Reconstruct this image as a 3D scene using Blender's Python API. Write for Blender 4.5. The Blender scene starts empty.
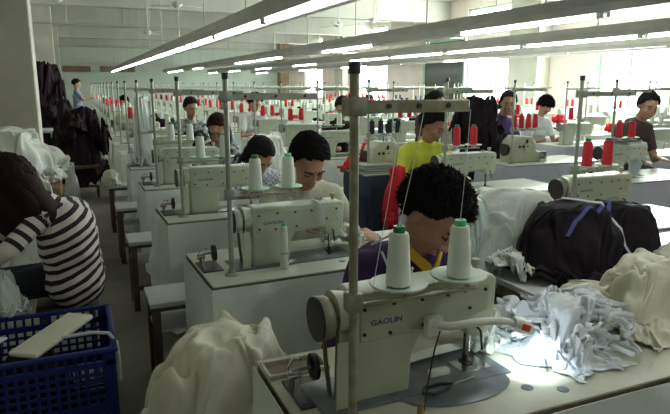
import bpy, bmesh, math, random
from mathutils import Vector, Matrix, noise, Euler
PI = math.pi
rnd = random.Random(7)
SC = bpy.context.scene
COL = SC.collection

# ---------------------------------------------------------------- materials
def mat(name, col, rough=.6, metal=0., var=.0, vscale=8., bump=0., bscale=40., emit=0., ecol=None,
        trans=0., alpha=1., col2=None, detail=4., sheen=0., stretch=(1, 1, 1), sss=0., spec=.5):
    m = bpy.data.materials.new(name); m.use_nodes = True
    nt = m.node_tree; N = nt.nodes; L = nt.links
    b = N['Principled BSDF']
    b.inputs['Base Color'].default_value = (*col, 1)
    b.inputs['Roughness'].default_value = rough
    b.inputs['Metallic'].default_value = metal
    b.inputs['Specular IOR Level'].default_value = spec
    if emit:
        b.inputs['Emission Color'].default_value = (*(ecol or col), 1)
        b.inputs['Emission Strength'].default_value = emit
    if trans: b.inputs['Transmission Weight'].default_value = trans
    if alpha < 1: b.inputs['Alpha'].default_value = alpha
    if sheen: b.inputs['Sheen Weight'].default_value = sheen
    if sss:
        b.inputs['Subsurface Weight'].default_value = sss
        b.inputs['Subsurface Scale'].default_value = .02
    if var or bump or col2:
        tc = N.new('ShaderNodeTexCoord'); mp = N.new('ShaderNodeMapping')
        mp.inputs['Scale'].default_value = stretch
        L.new(tc.outputs['Object'], mp.inputs['Vector'])
    if var or col2:
        nz = N.new('ShaderNodeTexNoise'); nz.inputs['Scale'].default_value = vscale
        nz.inputs['Detail'].default_value = detail
        L.new(mp.outputs['Vector'], nz.inputs['Vector'])
        cr = N.new('ShaderNodeValToRGB')
        c2 = col2 or tuple(max(0, c * (1 - var)) for c in col)
        c1 = col if col2 else tuple(min(1, c * (1 + var * .6)) for c in col)
        cr.color_ramp.elements[0].position = .35; cr.color_ramp.elements[1].position = .65
        cr.color_ramp.elements[0].color = (*c2, 1); cr.color_ramp.elements[1].color = (*c1, 1)
        L.new(nz.outputs['Fac'], cr.inputs['Fac']); L.new(cr.outputs['Color'], b.inputs['Base Color'])
    if bump:
        n2 = N.new('ShaderNodeTexNoise'); n2.inputs['Scale'].default_value = bscale; n2.inputs['Detail'].default_value = 3
        L.new(mp.outputs['Vector'], n2.inputs['Vector'])
        bp = N.new('ShaderNodeBump'); bp.inputs['Strength'].default_value = bump; bp.inputs['Distance'].default_value = .01
        L.new(n2.outputs['Fac'], bp.inputs['Height']); L.new(bp.outputs['Normal'], b.inputs['Normal'])
    return m

M = {}
M['floor'] = mat('floor concrete', (.23, .21, .185), .55, var=.22, vscale=2.2, detail=8, bump=.15, bscale=20, spec=.3)
M['ceil'] = mat('ceiling paint', (.46, .445, .39), .9, var=.08, vscale=1.2)
M['wall'] = mat('wall paint', (.54, .53, .46), .85, var=.08, vscale=1.5)
M['pinkwall'] = mat('pale wall paint', (.80, .71, .66), .85, var=.06, vscale=2)
M['green'] = mat('green wall paint', (.50, .57, .48), .8, var=.05, vscale=.8)
M['band'] = mat('brown board', (.22, .15, .09), .8, var=.2, vscale=3)
M['pillar'] = mat('pillar plaster', (.50, .48, .41), .85, var=.1, vscale=3)
M['frame'] = mat('green window frame', (.35, .55, .42), .5)
M['glass'] = mat('window glass', (.95, 1, .97), .05, trans=1., spec=.3)
M['bright'] = mat('glowing daylight pane', (.9, 1, .95), .5, emit=3., ecol=(.86, 1., .93))  # pane emission imitates the bright daylight beyond the glass
M['dglass'] = mat('dark door panel', (.05, .055, .045), .3, var=.2)
M['channel'] = mat('lamp channel steel', (.50, .49, .47), .5, metal=.3, var=.1, vscale=3)
M['tube'] = mat('fluorescent tube', (1, 1, 1), .3, emit=9., ecol=(.93, 1., .95))
M['tubeoff'] = mat('unlit fluorescent tube', (.75, .76, .74), .3)
M['rod'] = mat('hanging rod', (.42, .41, .37), .5, metal=.3)
M['cream'] = mat('machine enamel', (.49, .50, .37), .35, var=.06, vscale=10, bump=.02, bscale=60)
M['creamg'] = mat('machine enamel greenish', (.55, .60, .47), .35, var=.06, vscale=10)
M['panel'] = mat('machine panel enamel', (.43, .44, .32), .4)
M['wheelface'] = mat('worn handwheel', (.30, .29, .22), .45, metal=.2, var=.2, vscale=14)
M['belt'] = mat('brown belt', (.13, .09, .06), .6)
M['chrome'] = mat('bright steel', (.62, .62, .60), .22, metal=1.)
M['steel'] = mat('worn steel', (.33, .33, .33), .38, metal=.85, var=.2, vscale=20)
M['dsteel'] = mat('blackened steel', (.05, .04, .045), .4, metal=.5)
M['black'] = mat('black rubber', (.02, .02, .02), .6)
M['screw'] = mat('screw head', (.04, .04, .035), .4, metal=.6)
M['logo'] = mat('logo ink', (.05, .07, .22), .5)
M['ttop'] = mat('table laminate', (.66, .68, .60), .28, var=.07, vscale=6, detail=8)
M['ttop1'] = mat('worn table laminate', (.60, .58, .47), .33, var=.16, vscale=5, detail=10, spec=.5)
M['tedge'] = mat('table edge wood', (.20, .16, .11), .6, var=.3, vscale=30)
M['tleg'] = mat('table leg paint', (.20, .22, .18), .5, metal=.2)
M['drape'] = mat('grey white cotton', (.70, .74, .69), .9, var=.04, vscale=6, bump=.12, bscale=90)
M['drapeg'] = mat('cool grey cotton', (.48, .50, .56), .9, var=.05, vscale=6, bump=.12, bscale=90)
M['drapedark'] = mat('navy cotton', (.02, .03, .055), .9)
M['pole'] = mat('stand pole paint', (.33, .31, .22), .45, metal=.3, var=.3, vscale=25)
M['poleg'] = mat('stand pole grey', (.38, .40, .33), .45, metal=.4, var=.15, vscale=25)
M['cap'] = mat('pole cap', (.035, .04, .035), .5)
M['disc'] = mat('spool disc plastic', (.55, .60, .54), .35)
M['discg'] = mat('pale green spool disc', (.42, .66, .50), .35)
M['thread'] = mat('white thread', (.78, .82, .74), .85, bump=.3, bscale=200, stretch=(1, 1, 8))
M['threadred'] = mat('red thread', (.62, .02, .035), .75, bump=.3, bscale=200, stretch=(1, 1, 8))
M['threadnavy'] = mat('navy thread', (.015, .02, .05), .8, bump=.3, bscale=200, stretch=(1, 1, 8))
M['core'] = mat('green spool core', (.02, .22, .10), .4)
M['coreb'] = mat('bright green spool core', (.10, .62, .28), .4)
M['skin'] = mat('skin', (.36, .19, .115), .5, var=.07, vscale=12, sss=.05)
M['skin2'] = mat('warm skin', (.46, .26, .17), .5, var=.07, vscale=12, sss=.05)
M['hair'] = mat('black hair', (.010, .009, .010), .75, bump=.5, bscale=120, spec=.15)
M['hairb'] = mat('brown hair', (.020, .008, .008), .75, bump=.5, bscale=120, spec=.15)
M['lip'] = mat('lips', (.32, .12, .09), .5)
M['purple'] = mat('purple shirt', (.045, .018, .085), .85, var=.15, vscale=14, bump=.2, bscale=150)
M['yellowc'] = mat('yellow collar cloth', (.62, .36, .02), .8)
M['tee'] = mat('cream t shirt', (.50, .50, .40), .9, var=.06, vscale=10, bump=.2, bscale=120)
M['yellow'] = mat('yellow green shirt', (.52, .56, .05), .85, var=.12, vscale=12)
M['whitec'] = mat('white shirt', (.62, .66, .68), .85, var=.08, vscale=30)
M['brownc'] = mat('brown top', (.07, .04, .035), .85, var=.1)
M['bluec'] = mat('blue grey shirt', (.22, .25, .32), .85, var=.1)
M['denim'] = mat('dark trousers', (.02, .022, .035), .85, var=.2)
M['cream_cloth'] = mat('cream lining fabric', (.72, .69, .56), .85, var=.05, vscale=5, bump=.15, bscale=60)
M['white_cloth'] = mat('white tulle', (.76, .78, .72), .85, var=.04, vscale=5, bump=.2, bscale=60)
M['scrap'] = mat('white scraps', (.86, .88, .92), .7, alpha=.88)
M['plastic'] = mat('clear white plastic', (.72, .80, .76), .25, alpha=.82, bump=.3, bscale=40)
M['whitebag'] = mat('white bag cloth', (.72, .76, .74), .7)
M['black_cloth'] = mat('black garments', (.014, .009, .014), .8, bump=.4, bscale=30, spec=.25)
M['maroon'] = mat('dark maroon garments', (.022, .009, .014), .85, bump=.5, bscale=30, spec=.25)
M['red_cloth'] = mat('red garments', (.62, .02, .03), .8, bump=.3, bscale=40)
M['grey_cloth'] = mat('grey folded cloth', (.33, .36, .34), .9, var=.08)
M['strap'] = mat('white lanyard', (.62, .63, .70), .8)
M['navystrap'] = mat('navy lanyard', (.08, .09, .25), .8)
M['bluepl'] = mat('blue plastic', (.012, .022, .16), .35, bump=.05, bscale=30)
M['stooltop'] = mat('stool top laminate', (.60, .62, .64), .4, var=.06)
M['stoolwood'] = mat('stool wood', (.11, .075, .05), .6, var=.3, vscale=20)
M['cardboard'] = mat('cardboard', (.27, .17, .09), .85, var=.1)
M['gpad'] = mat('grey oil pan', (.20, .22, .24), .3, metal=.5, var=.25, vscale=9)
M['lampw'] = mat('white gooseneck plastic', (.72, .72, .68), .35)
M['switch'] = mat('red switch', (.65, .06, .02), .4)
M['led'] = mat('led lens', (1, 1, 1), .3, emit=30., ecol=(.8, .95, 1))
M['bottle'] = mat('blue water bottle', (.35, .62, .72), .15, trans=.5)
M['peg'] = mat('brown peg', (.28, .19, .08), .5)
M['purplec'] = mat('purple cloth', (.10, .06, .22), .8)

# stripes that follow a per-vertex band value along the body
def striped(name, a, b, freq, duty):
    m = bpy.data.materials.new(name); m.use_nodes = True
    N = m.node_tree.nodes; L = m.node_tree.links; p = N['Principled BSDF']; p.inputs['Roughness'].default_value = .9
    at = N.new('ShaderNodeAttribute'); at.attribute_name = 'band'
    ml = N.new('ShaderNodeMath'); ml.operation = 'MULTIPLY'; ml.inputs[1].default_value = freq
    fr = N.new('ShaderNodeMath'); fr.operation = 'FRACT'
    gt = N.new('ShaderNodeMath'); gt.operation = 'GREATER_THAN'; gt.inputs[1].default_value = duty
    mx = N.new('ShaderNodeMix'); mx.data_type = 'RGBA'
    mx.inputs['A'].default_value = (*a, 1); mx.inputs['B'].default_value = (*b, 1)
    L.new(at.outputs['Fac'], ml.inputs[0]); L.new(ml.outputs[0], fr.inputs[0]); L.new(fr.outputs[0], gt.inputs[0])
    L.new(gt.outputs[0], mx.inputs['Factor']); L.new(mx.outputs['Result'], p.inputs['Base Color'])
    return m
M['stripe'] = striped('striped jersey', (.74, .68, .66), (.030, .013, .026), 19., .55)

def checker(name, a, b, s):
    m = bpy.data.materials.new(name); m.use_nodes = True
    N = m.node_tree.nodes; L = m.node_tree.links; p = N['Principled BSDF']; p.inputs['Roughness'].default_value = .9
    tc = N.new('ShaderNodeTexCoord'); ck = N.new('ShaderNodeTexChecker'); ck.inputs['Scale'].default_value = s
    ck.inputs['Color1'].default_value = (*a, 1); ck.inputs['Color2'].default_value = (*b, 1)
    L.new(tc.outputs['Object'], ck.inputs['Vector']); L.new(ck.outputs['Color'], p.inputs['Base Color'])
    return m
M['check'] = checker('checked cloth', (.7, .7, .7), (.03, .03, .03), 60)
M['dots'] = checker('dotted cloth', (.72, .76, .80), (.30, .33, .42), 55)
M['floral'] = mat('black and white print', (.55, .57, .6), .85, col2=(.012, .012, .02), vscale=22, detail=1)

# ---------------------------------------------------------------- mesh builder
class MB:
    def __init__(s): s.bm = bmesh.new()
    def _new(s, geom, mx):
        bmesh.ops.transform(s.bm, matrix=mx, verts=geom); return geom
    def box(s, x0, x1, y0, y1, z0, z1, bev=0., seg=2, mx=None):
        t = bmesh.new()
        bmesh.ops.create_cube(t, size=1)
        bmesh.ops.transform(t, matrix=Matrix.Translation(((x0+x1)/2, (y0+y1)/2, (z0+z1)/2)) @ Matrix.Diagonal((x1-x0, y1-y0, z1-z0, 1)), verts=t.verts)
        if bev: bmesh.ops.bevel(t, geom=t.edges[:], offset=bev, segments=seg, profile=.5, affect='EDGES')
        s.join(t, mx); return s
    def join(s, t, mx=None):
        if mx is not None: bmesh.ops.transform(t, matrix=mx, verts=t.verts)
        me = bpy.data.meshes.new('tmp'); t.to_mesh(me); t.free(); s.bm.from_mesh(me); bpy.data.meshes.remove(me); return s
    def cyl(s, p0, p1, r0, r1=None, seg=12, caps=True):
        p0 = Vector(p0); p1 = Vector(p1); d = p1 - p0; r1 = r0 if r1 is None else r1
        t = bmesh.new()
        bmesh.ops.create_cone(t, cap_ends=caps, segments=seg, radius1=r0, radius2=r1, depth=d.length)
        mx = Matrix.Translation((p0 + p1) / 2) @ d.to_track_quat('Z', 'Y').to_matrix().to_4x4()
        s.join(t, mx); return s
    def ball(s, c, r, seg=12, mx=None):
        t = bmesh.new(); bmesh.ops.create_uvsphere(t, u_segments=seg, v_segments=max(6, seg * 2 // 3), radius=1)
        r = (r, r, r) if not hasattr(r, '__len__') else r
        m = Matrix.Translation(c) @ Matrix.Diagonal((*r, 1))
        s.join(t, (mx @ m) if mx is not None else m); return s
    def cap(s, p0, p1, r0, r1=None, seg=12):
        r1 = r0 if r1 is None else r1
        s.cyl(p0, p1, r0, r1, seg); s.ball(p0, r0, seg); s.ball(p1, r1, seg); return s
    def lathe(s, prof, seg=20, mx=None, c=(0, 0, 0)):
        t = bmesh.new(); rings = []
        for r, z in prof:
            if r < 1e-6: rings.append([t.verts.new((c[0], c[1], c[2] + z))])
            else: rings.append([t.verts.new((c[0] + r * math.cos(2*PI*k/seg), c[1] + r * math.sin(2*PI*k/seg), c[2] + z)) for k in range(seg)])
        for a, b in zip(rings, rings[1:]):
            for k in range(seg):
                k2 = (k + 1) % seg
                if len(a) == 1 and len(b) == 1: continue
                if len(a) == 1: t.faces.new((a[0], b[k2], b[k]))
                elif len(b) == 1: t.faces.new((a[k], a[k2], b[0]))
                else: t.faces.new((a[k], a[k2], b[k2], b[k]))
        if len(rings[0]) > 1: t.faces.new(rings[0][::-1])
        if len(rings[-1]) > 1: t.faces.new(rings[-1])
        bmesh.ops.recalc_face_normals(t, faces=t.faces)
        s.join(t, mx); return s
    def prism(s, pts, y0, y1, bev=0., seg=2, mx=None):   # polygon in XZ extruded along Y
        t = bmesh.new()
        a = [t.verts.new((x, y0, z)) for x, z in pts]; b = [t.verts.new((x, y1, z)) for x, z in pts]
        t.faces.new(a); t.faces.new(b[::-1]); n = len(pts)
        for k in range(n): t.faces.new((a[(k+1) % n], a[k], b[k], b[(k+1) % n]))
        bmesh.ops.recalc_face_normals(t, faces=t.faces)
        if bev: bmesh.ops.bevel(t, geom=t.edges[:], offset=bev, segments=seg, profile=.5, affect='EDGES', clamp_overlap=True)
        s.join(t, mx); return s
    def tube(s, pts, r, seg=8):
        pts = [Vector(p) for p in pts]; rs = r if hasattr(r, '__len__') else [r] * len(pts)
        t = bmesh.new(); rings = []; up = Vector((0, 0, 1)); q = None
        for i, p in enumerate(pts):
            d = (pts[min(i+1, len(pts)-1)] - pts[max(i-1, 0)]).normalized()
            if q is None: 
                n = d.orthogonal().normalized()
            else:
                n = (n - d * n.dot(d)); n = n.normalized() if n.length > 1e-6 else d.orthogonal().normalized()
            q = d.cross(n)
            rings.append([t.verts.new(p + (n * math.cos(2*PI*k/seg) + q * math.sin(2*PI*k/seg)) * rs[i]) for k in range(seg)])
        for a, b in zip(rings, rings[1:]):
            for k in range(seg): t.faces.new((a[k], a[(k+1) % seg], b[(k+1) % seg], b[k]))
        t.faces.new(rings[0][::-1]); t.faces.new(rings[-1])
        s.join(t); return s
    def ribbon(s, pts, w, th=.002, side=Vector((0, 0, 1))):
        pts = [Vector(p) for p in pts]; t = bmesh.new(); rings = []
        for i, p in enumerate(pts):
            d = (pts[min(i+1, len(pts)-1)] - pts[max(i-1, 0)]).normalized()
            sd = (side - d * side.dot(d)); sd = sd.normalized() if sd.length > 1e-5 else d.orthogonal().normalized()
            n = d.cross(sd)
            rings.append([t.verts.new(p + sd * w/2 + n * th/2), t.verts.new(p - sd * w/2 + n * th/2), t.verts.new(p - sd * w/2 - n * th/2), t.verts.new(p + sd * w/2 - n * th/2)])
        for a, b in zip(rings, rings[1:]):
            for k in range(4): t.faces.new((a[k], a[(k+1) % 4], b[(k+1) % 4], b[k]))
        t.faces.new(rings[0][::-1]); t.faces.new(rings[-1])
        s.join(t); return s
    def build(s, name, m, parent=None, smooth=True, auto=True, off=None):
        me = bpy.data.meshes.new(name)
        if off is not None: bmesh.ops.translate(s.bm, vec=-Vector(off), verts=s.bm.verts)
        s.bm.to_mesh(me); s.bm.free()
        if isinstance(m, str): m = M[m]
        me.materials.append(m)
        if smooth:
            me.shade_smooth()
            if auto: me.set_sharp_from_angle(angle=math.radians(38))
        o = bpy.data.objects.new(name, me); COL.objects.link(o)
        if parent is not None: o.parent = parent
        return o

def tag(o, label=None, cat=None, group=None, kind=None):
    if label: o['label'] = label
    if cat: o['category'] = cat
    if group: o['group'] = group
    if kind: o['kind'] = kind
    return o
def empty(name, loc=(0, 0, 0), rz=0., label=None, cat=None, group=None):
    o = bpy.data.objects.new(name, None); COL.objects.link(o); o.location = loc; o.rotation_euler = (0, 0, rz)
    o.empty_display_size = .1
    return tag(o, label, cat, group)
def struct(o): o['kind'] = 'structure'; return o
def copy_tree(o, parent=None):
    c = o.copy(); COL.objects.link(c)
    if parent is not None: c.parent = parent
    for ch in [x for x in KIDS.get(o.name, [])]: copy_tree(ch, c)
    return c
KIDS = {}
def index_kids():
    KIDS.clear()
    for o in bpy.data.objects:
        if o.parent: KIDS.setdefault(o.parent.name, []).append(o)
def dup(o, loc, rz, label, group=None, scale=None):
    index_kids(); c = copy_tree(o)
    c.location = loc; c.rotation_euler = (0, 0, rz); c['label'] = label
    if group: c['group'] = group
    if scale: c.scale = scale
    return c
def remesh(o, voxel, smooth=2):
    md = o.modifiers.new('r', 'REMESH'); md.mode = 'VOXEL'; md.voxel_size = voxel; md.use_smooth_shade = True
    if smooth:
        ms = o.modifiers.new('s', 'SMOOTH'); ms.iterations = smooth; ms.factor = .5
    dg = bpy.context.evaluated_depsgraph_get(); ev = o.evaluated_get(dg)
    me = bpy.data.meshes.new_from_object(ev, depsgraph=dg)
    old = o.data; o.modifiers.clear(); me.materials.clear() if len(me.materials) else None
    me.materials.append(old.materials[0]); o.data = me; me.shade_smooth(); bpy.data.meshes.remove(old)
    me.name = o.name
    return o
def fbm(v, oct=4): return noise.fractal(v, .9, 2.1, oct)
def ridge(v, oct=4): return noise.ridged_multi_fractal(v, .9, 2.1, oct, 1., 2.)


# ================================================================= real fabric: cloth dropped over a lump and left to settle
def sim_cloth(seed, n, size, comp, lump, frames):
    vs = []; rest = []
    for j in range(n + 1):
        for i in range(n + 1):
            u = i / n - .5; v = j / n - .5; rest.append((u * size, v * size, 0))
            p = Vector((u * 3.2, v * 3.2, seed * 3.3))
            x0 = u * size * comp + noise.noise(p * 1.3) * .12; y0 = v * size * comp + noise.noise(p * 1.3 + Vector((20, 0, 0))) * .12
            z = .12 + .10 * noise.noise(p * 2.2) + .07 * noise.noise(p * 4.6)
            q = math.hypot(x0, y0) / (lump[0] * 1.35)
            if q < 1: z += lump[1] * math.sqrt(1 - q * q)
            vs.append((x0, y0, max(.03, z)))
    me = bpy.data.meshes.new('cloth')
    me.from_pydata(vs, [], [(j*(n+1)+i, j*(n+1)+i+1, (j+1)*(n+1)+i+1, (j+1)*(n+1)+i) for j in range(n) for i in range(n)])
    o = bpy.data.objects.new('cloth', me); COL.objects.link(o)
    o.shape_key_add(name='Basis'); k = o.shape_key_add(name='rest')
    for i, r in enumerate(rest): k.data[i].co = r
    k.value = 0; cols = []
    def coll(m):
        q = bpy.data.objects.new('collider', m); COL.objects.link(q); q.modifiers.new('c', 'COLLISION')
        q.collision.thickness_outer = .006; q.collision.cloth_friction = 20; cols.append(q)
    pm = bpy.data.meshes.new('plane'); pm.from_pydata([(-2, -2, 0), (2, -2, 0), (2, 2, 0), (-2, 2, 0)], [], [(0, 1, 2, 3)]); coll(pm)
    b = bmesh.new(); bmesh.ops.create_icosphere(b, subdivisions=3, radius=1)
    for v in b.verts:
        w = 1 + .22 * noise.noise(v.co * 1.9 + Vector((seed * 5, 0, 0)))
        v.co = Vector((v.co.x * lump[0] * w, v.co.y * lump[0] * w, v.co.z * lump[1] * w))
    lm = bpy.data.meshes.new('lump'); b.to_mesh(lm); b.free(); coll(lm)
    md = o.modifiers.new('cloth', 'CLOTH'); c = md.settings
    c.quality = 5; c.mass = .15; c.tension_stiffness = 8; c.compression_stiffness = 8; c.shear_stiffness = 3; c.bending_stiffness = .12
    c.air_damping = 2.5; c.tension_damping = 15; c.compression_damping = 15; c.rest_shape_key = k
    cs = md.collision_settings; cs.use_self_collision = True; cs.self_distance_min = .008; cs.distance_min = .006; cs.collision_quality = 3
    md.point_cache.frame_start = 1; md.point_cache.frame_end = frames
    for f in range(1, frames + 1): SC.frame_set(f)
    dg = bpy.context.evaluated_depsgraph_get()
    out = bpy.data.meshes.new_from_object(o.evaluated_get(dg), depsgraph=dg)
    for q in cols + [o]: bpy.data.objects.remove(q)
    cx = sum(v.co.x for v in out.vertices) / len(out.vertices); cy = sum(v.co.y for v in out.vertices) / len(out.vertices); mz = min(v.co.z for v in out.vertices)
    for v in out.vertices: v.co -= Vector((cx, cy, mz - .002))
    bm = bmesh.new(); bm.from_mesh(out)
    for _ in range(6):                                   # pull stray vertices back to their neighbours
        for v in bm.verts:
            nb = [e.other_vert(v).co for e in v.link_edges]; av = sum(nb, Vector()) / len(nb)
            if (v.co - av).length > .028 or v.co.z < -.004: v.co = av; v.co.z = max(v.co.z, 0.)
    bm.to_mesh(out); bm.free()
    zs = sorted(v.co.z for v in out.vertices); z9 = zs[int(len(zs) * .90)]
    for v in out.vertices:                               # the topmost folds slump
        if v.co.z > z9: v.co.z = z9 + (v.co.z - z9) * .30
    out.shade_smooth()
    return out
CLOTH = {'tall': sim_cloth(1, 58, 1.7, .52, (.26, .40), 40), 'crumple': sim_cloth(2, 54, 1.5, .45, (.2, .16), 38), 'wide': sim_cloth(3, 58, 1.6, .7, (.30, .34), 40)}
SC.frame_set(1)
EXT = {k: [sorted(abs(v.co[a]) for v in m.vertices)[int(len(m.vertices) * (.97 if a < 2 else .985))] for a in range(3)] for k, m in CLOTH.items()}
CM = {}
def cloth(kind, name, label, cat, loc, half, h, m, rz=0., group=None, sub=0):
    """half: half widths in x and y before turning; h: height"""
    if (kind, m) not in CM:
        me = CLOTH[kind].copy(); me.name = name; me.materials.clear(); me.materials.append(M[m]); CM[(kind, m)] = me
    o = bpy.data.objects.new(name, CM[(kind, m)]); COL.objects.link(o); E = EXT[kind]
    o.location = loc; o.scale = (half[0] / E[0], half[1] / E[1], h / E[2]); o.rotation_euler = (0, 0, rz)
    md = o.modifiers.new('thickness', 'SOLIDIFY'); md.thickness = .0025; md.use_even_offset = False
    if sub:
        md = o.modifiers.new('smooth', 'SUBSURF'); md.levels = md.render_levels = 1
    return tag(o, label, cat, group)

# ================================================================= the setting
XW, YB, ZC = 12.0, 36.0, 4.3
def build_room():
    struct(MB().box(-3.2, XW + .3, -4, YB + .3, -.1, 0).build('floor', 'floor', smooth=False))
    struct(MB().box(-3.2, XW + .3, -4, YB + .3, ZC, ZC + .15).build('ceiling', 'ceil', smooth=False))
    struct(MB().box(-3.2, XW + .3, YB, YB + .25, 0, ZC).build('wall_back', 'green', smooth=False))
    struct(MB().box(-3.2, -3.0, -4, YB, 0, ZC).build('wall_left', 'wall', smooth=False))
    struct(MB().box(-3.2, XW + .3, -4.2, -4, 0, ZC).build('wall_front', 'wall', smooth=False))
    # window openings on the right wall: (y0, y1, bottom, top)
    wins = [(7.6, 9.3), (9.6, 11.45), (14.5, 17.0), (22.5, 25.7), (29.6, 32.2)]
    m = MB()
    ys = [-4] + [v for w in wins for v in w] + [YB]
    for a, b in zip(ys[0::2], ys[1::2]): m.box(XW, XW + .25, a, b, 0, ZC)
    for a, b in wins:
        m.box(XW, XW + .25, a, b, 0, .85); m.box(XW, XW + .25, a, b, 2.95, 3.2); m.box(XW, XW + .25, a, b, 3.95, ZC)
    struct(m.build('wall_right', 'pinkwall', smooth=False))
    for i, (a, b) in enumerate(wins):
        w = empty('window_%d' % (i + 1), (XW + .1, (a + b) / 2, .85)); w['kind'] = 'structure'
        ml = MB(); L = b - a
        for z0, z1 in ((0, 2.1), (2.35, 3.1)):
            ml.box(-.04, .04, -L/2, -L/2 + .07, z0, z1); ml.box(-.04, .04, L/2 - .07, L/2, z0, z1)
            ml.box(-.04, .04, -L/2, L/2, z0, z0 + .06); ml.box(-.04, .04, -L/2, L/2, z1 - .06, z1)
            ml.box(-.03, .03, -.03, .03, z0, z1)
        ml.build('window_frame', 'frame', w, smooth=False)
        MB().box(.0, .01, -L/2 + .05, L/2 - .05, .04, 2.08).box(0, .01, -L/2 + .05, L/2 - .05, 2.38, 3.07).build('pane', 'bright', w, smooth=False)
        MB().box(-.22, .0, -L/2 - .05, L/2 + .05, -.05, 0).build('window_sill', 'wall', w, smooth=False)
    struct(MB().box(XW - .45, XW, 13.1, 14.3, 0, ZC, .01).build('trim_1', 'wall', smooth=False)).name = 'trim_1'
    struct(MB().box(XW - .35, XW, 26.2, 27.2, 0, ZC, .01).build('trim_2', 'wall', smooth=False))
    # dark double door in the right wall
    d = empty('door_1', (XW - .02, 18.2, 0)); d['kind'] = 'structure'
    MB().box(-.05, 0, -1.2, 1.2, 0, 3.0).build('door_panel', 'dglass', d, smooth=False)
    MB().box(-.08, .0, -1.3, -1.2, 0, 3.1).box(-.08, 0, 1.2, 1.3, 0, 3.1).box(-.08, 0, -1.2, 1.2, 3.0, 3.1).build('door_frame', 'frame', d, smooth=False)
    # back wall details
    m = MB()
    for x0, x1 in ((-.4, 1.0), (1.5, 3.3)): m.box(x0, x1, YB - .05, YB, 2.25, 2.55)
    struct(m.build('trim_3', 'band', smooth=False))
    struct(MB().box(-3, XW, YB - .12, YB, 2.56, 2.7).build('trim_4', 'wall', smooth=False))
    # ceiling beams
    for i, y in enumerate((6, 12, 18, 24, 30, 35.4)):
        struct(MB().box(-3, XW, y, y + .35, 3.62, ZC, .01).build('beam', 'ceil', smooth=False))
    # pillars
    p = MB().box(-1.0, -.365, 7.4, 8.0, 0, ZC, .015).build('pillar', 'pillar', smooth=False); struct(p)
    for i, (x, y) in enumerate(((9.9, 30.2), (-.9, 19.5), (-.9, 29.5))):
        struct(MB().box(x, x + .5, y, y + .5, 0, ZC, .015).build('pillar', 'band' if i == 0 else 'pillar', smooth=False))
    # bracket and cable on the nearest pillar
    b = MB(); b.tube([(-.98, 7.37, 1.98), (-.85, 7.36, 1.9), (-.72, 7.37, 1.86)], .012); b.cyl((-.93, 7.4, 1.5), (-.93, 7.36, 2.05), .012)
    b.cyl((-.93, 7.38, 1.55), (-.7, 7.38, 1.55), .007)
    tag(b.build('wall_bracket', 'steel'), 'thin steel bracket and conduit fixed to the left pillar', 'bracket')
build_room()

# ================================================================= lamps
def lamp_line(x, label, y0, y1, off=(), phase=0., z=2.195):
    r = empty('light_channel', (x, y0, z), 0, label, 'ceiling light', 'long lamp channels hung over the tables')
    Ln = y1 - y0
    chn = MB().prism([(-.075, .03), (.075, .03), (.10, .10), (.055, .21), (-.055, .21), (-.10, .10)], 0, Ln, .004).build('channel', 'channel', r, smooth=False)
    MB().prism([(.085, .0), (.16, -.005), (.165, .03), (.09, .05)], 0, Ln).build('wiring_duct', 'channel', r, smooth=False)
    y = phase; k = 0
    while y + 2.3 < Ln:
        lit = k not in off
        tb = MB().cyl((-.03, y + .04, 0), (-.03, y + 2.28, 0), .019, seg=10).build('tube', 'tube' if lit else 'tubeoff', r)
        MB().box(-.055, 0, y, y + .05, -.02, .05, .004).build('tube_holder', 'lampw', tb)
        MB().box(-.055, 0, y + 2.27, y + 2.32, -.02, .05, .004).build('tube_holder', 'lampw', tb)
        MB().cyl((0, y + .8, .2), (0, y + .8, ZC - z), .009, seg=6).build('rod', 'rod', chn)
        y += 2.4; k += 1
lamp_line(1.93, 'longest lit lamp channel running above the aisle-side tables to the back wall', -2., 35., phase=1.13)
lamp_line(4.74, 'second lamp channel from the aisle, partly unlit, over the middle tables', -1., 35., off=(3, 5, 8, 9, 11), phase=.7)
lamp_line(7.22, 'third lamp channel from the aisle, with small gaps between its lit tubes', 1., 35., off=(6, 8, 10, 12), phase=.35)
lamp_line(9.75, 'rightmost lamp channel, its near tubes dark, close to the windows', 2., 35., off=(0, 1, 2, 3, 5, 6, 8, 10, 11), phase=.9)

for py_, pz, pl in ((17, 3.05, 'thin grey conduit crossing the hall under the ceiling, nearer one'), (25, 2.95, 'thicker grey conduit crossing the hall farther back')):
    m = MB().cyl((-2.9, py_, pz), (XW - .1, py_, pz), .022, seg=6)
    for x in range(-2, 12, 2): m.cyl((x, py_, pz - .01), (x, py_, ZC), .008, seg=5)
    tag(m.build('conduit', 'rod'), pl, 'pipe')
def fan(loc, label):
    r = empty('ceiling_fan', loc, rnd.random() * 3, label, 'ceiling fan', 'ceiling fans')
    drop = ZC - loc[2]
    MB().cyl((0, 0, 0), (0, 0, drop), .012, seg=6).lathe([(.0, drop), (.07, drop - .001), (.05, drop - .09), (.013, drop - .1)], 10).build('down_rod', 'rod', r)
    MB().lathe([(0, -.1), (.07, -.09), (.11, -.05), (.11, -.01), (.05, .03), (.013, .06)], 14).build('motor', 'lampw', r)
    for k in range(3):
        mx = Matrix.Rotation(2*PI*k/3, 4, 'Z')
        MB().box(.08, .2, -.02, .02, -.045, -.035, mx=mx).box(.18, .62, -.06, .06, -.047, -.038, .003, 1, mx=mx).build('blade', 'lampw', r)
fan((2.05, 18.0, 3.02), 'ceiling fan left of the longest lamp channel, farther of the two left ones')
fan((2.25, 14.0, 3.30), 'ceiling fan above the longest lamp channel, nearer the camera')
fan((6.1, 14.0, 3.02), 'small ceiling fan hung between the first and second lamp channels')
fan((9.1, 18.0, 3.62), 'small ceiling fan hanging before the tall window with the transom')
fan((-.15, 14.0, 3.30), 'ceiling fan at the far left, close to the aisle')

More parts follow.
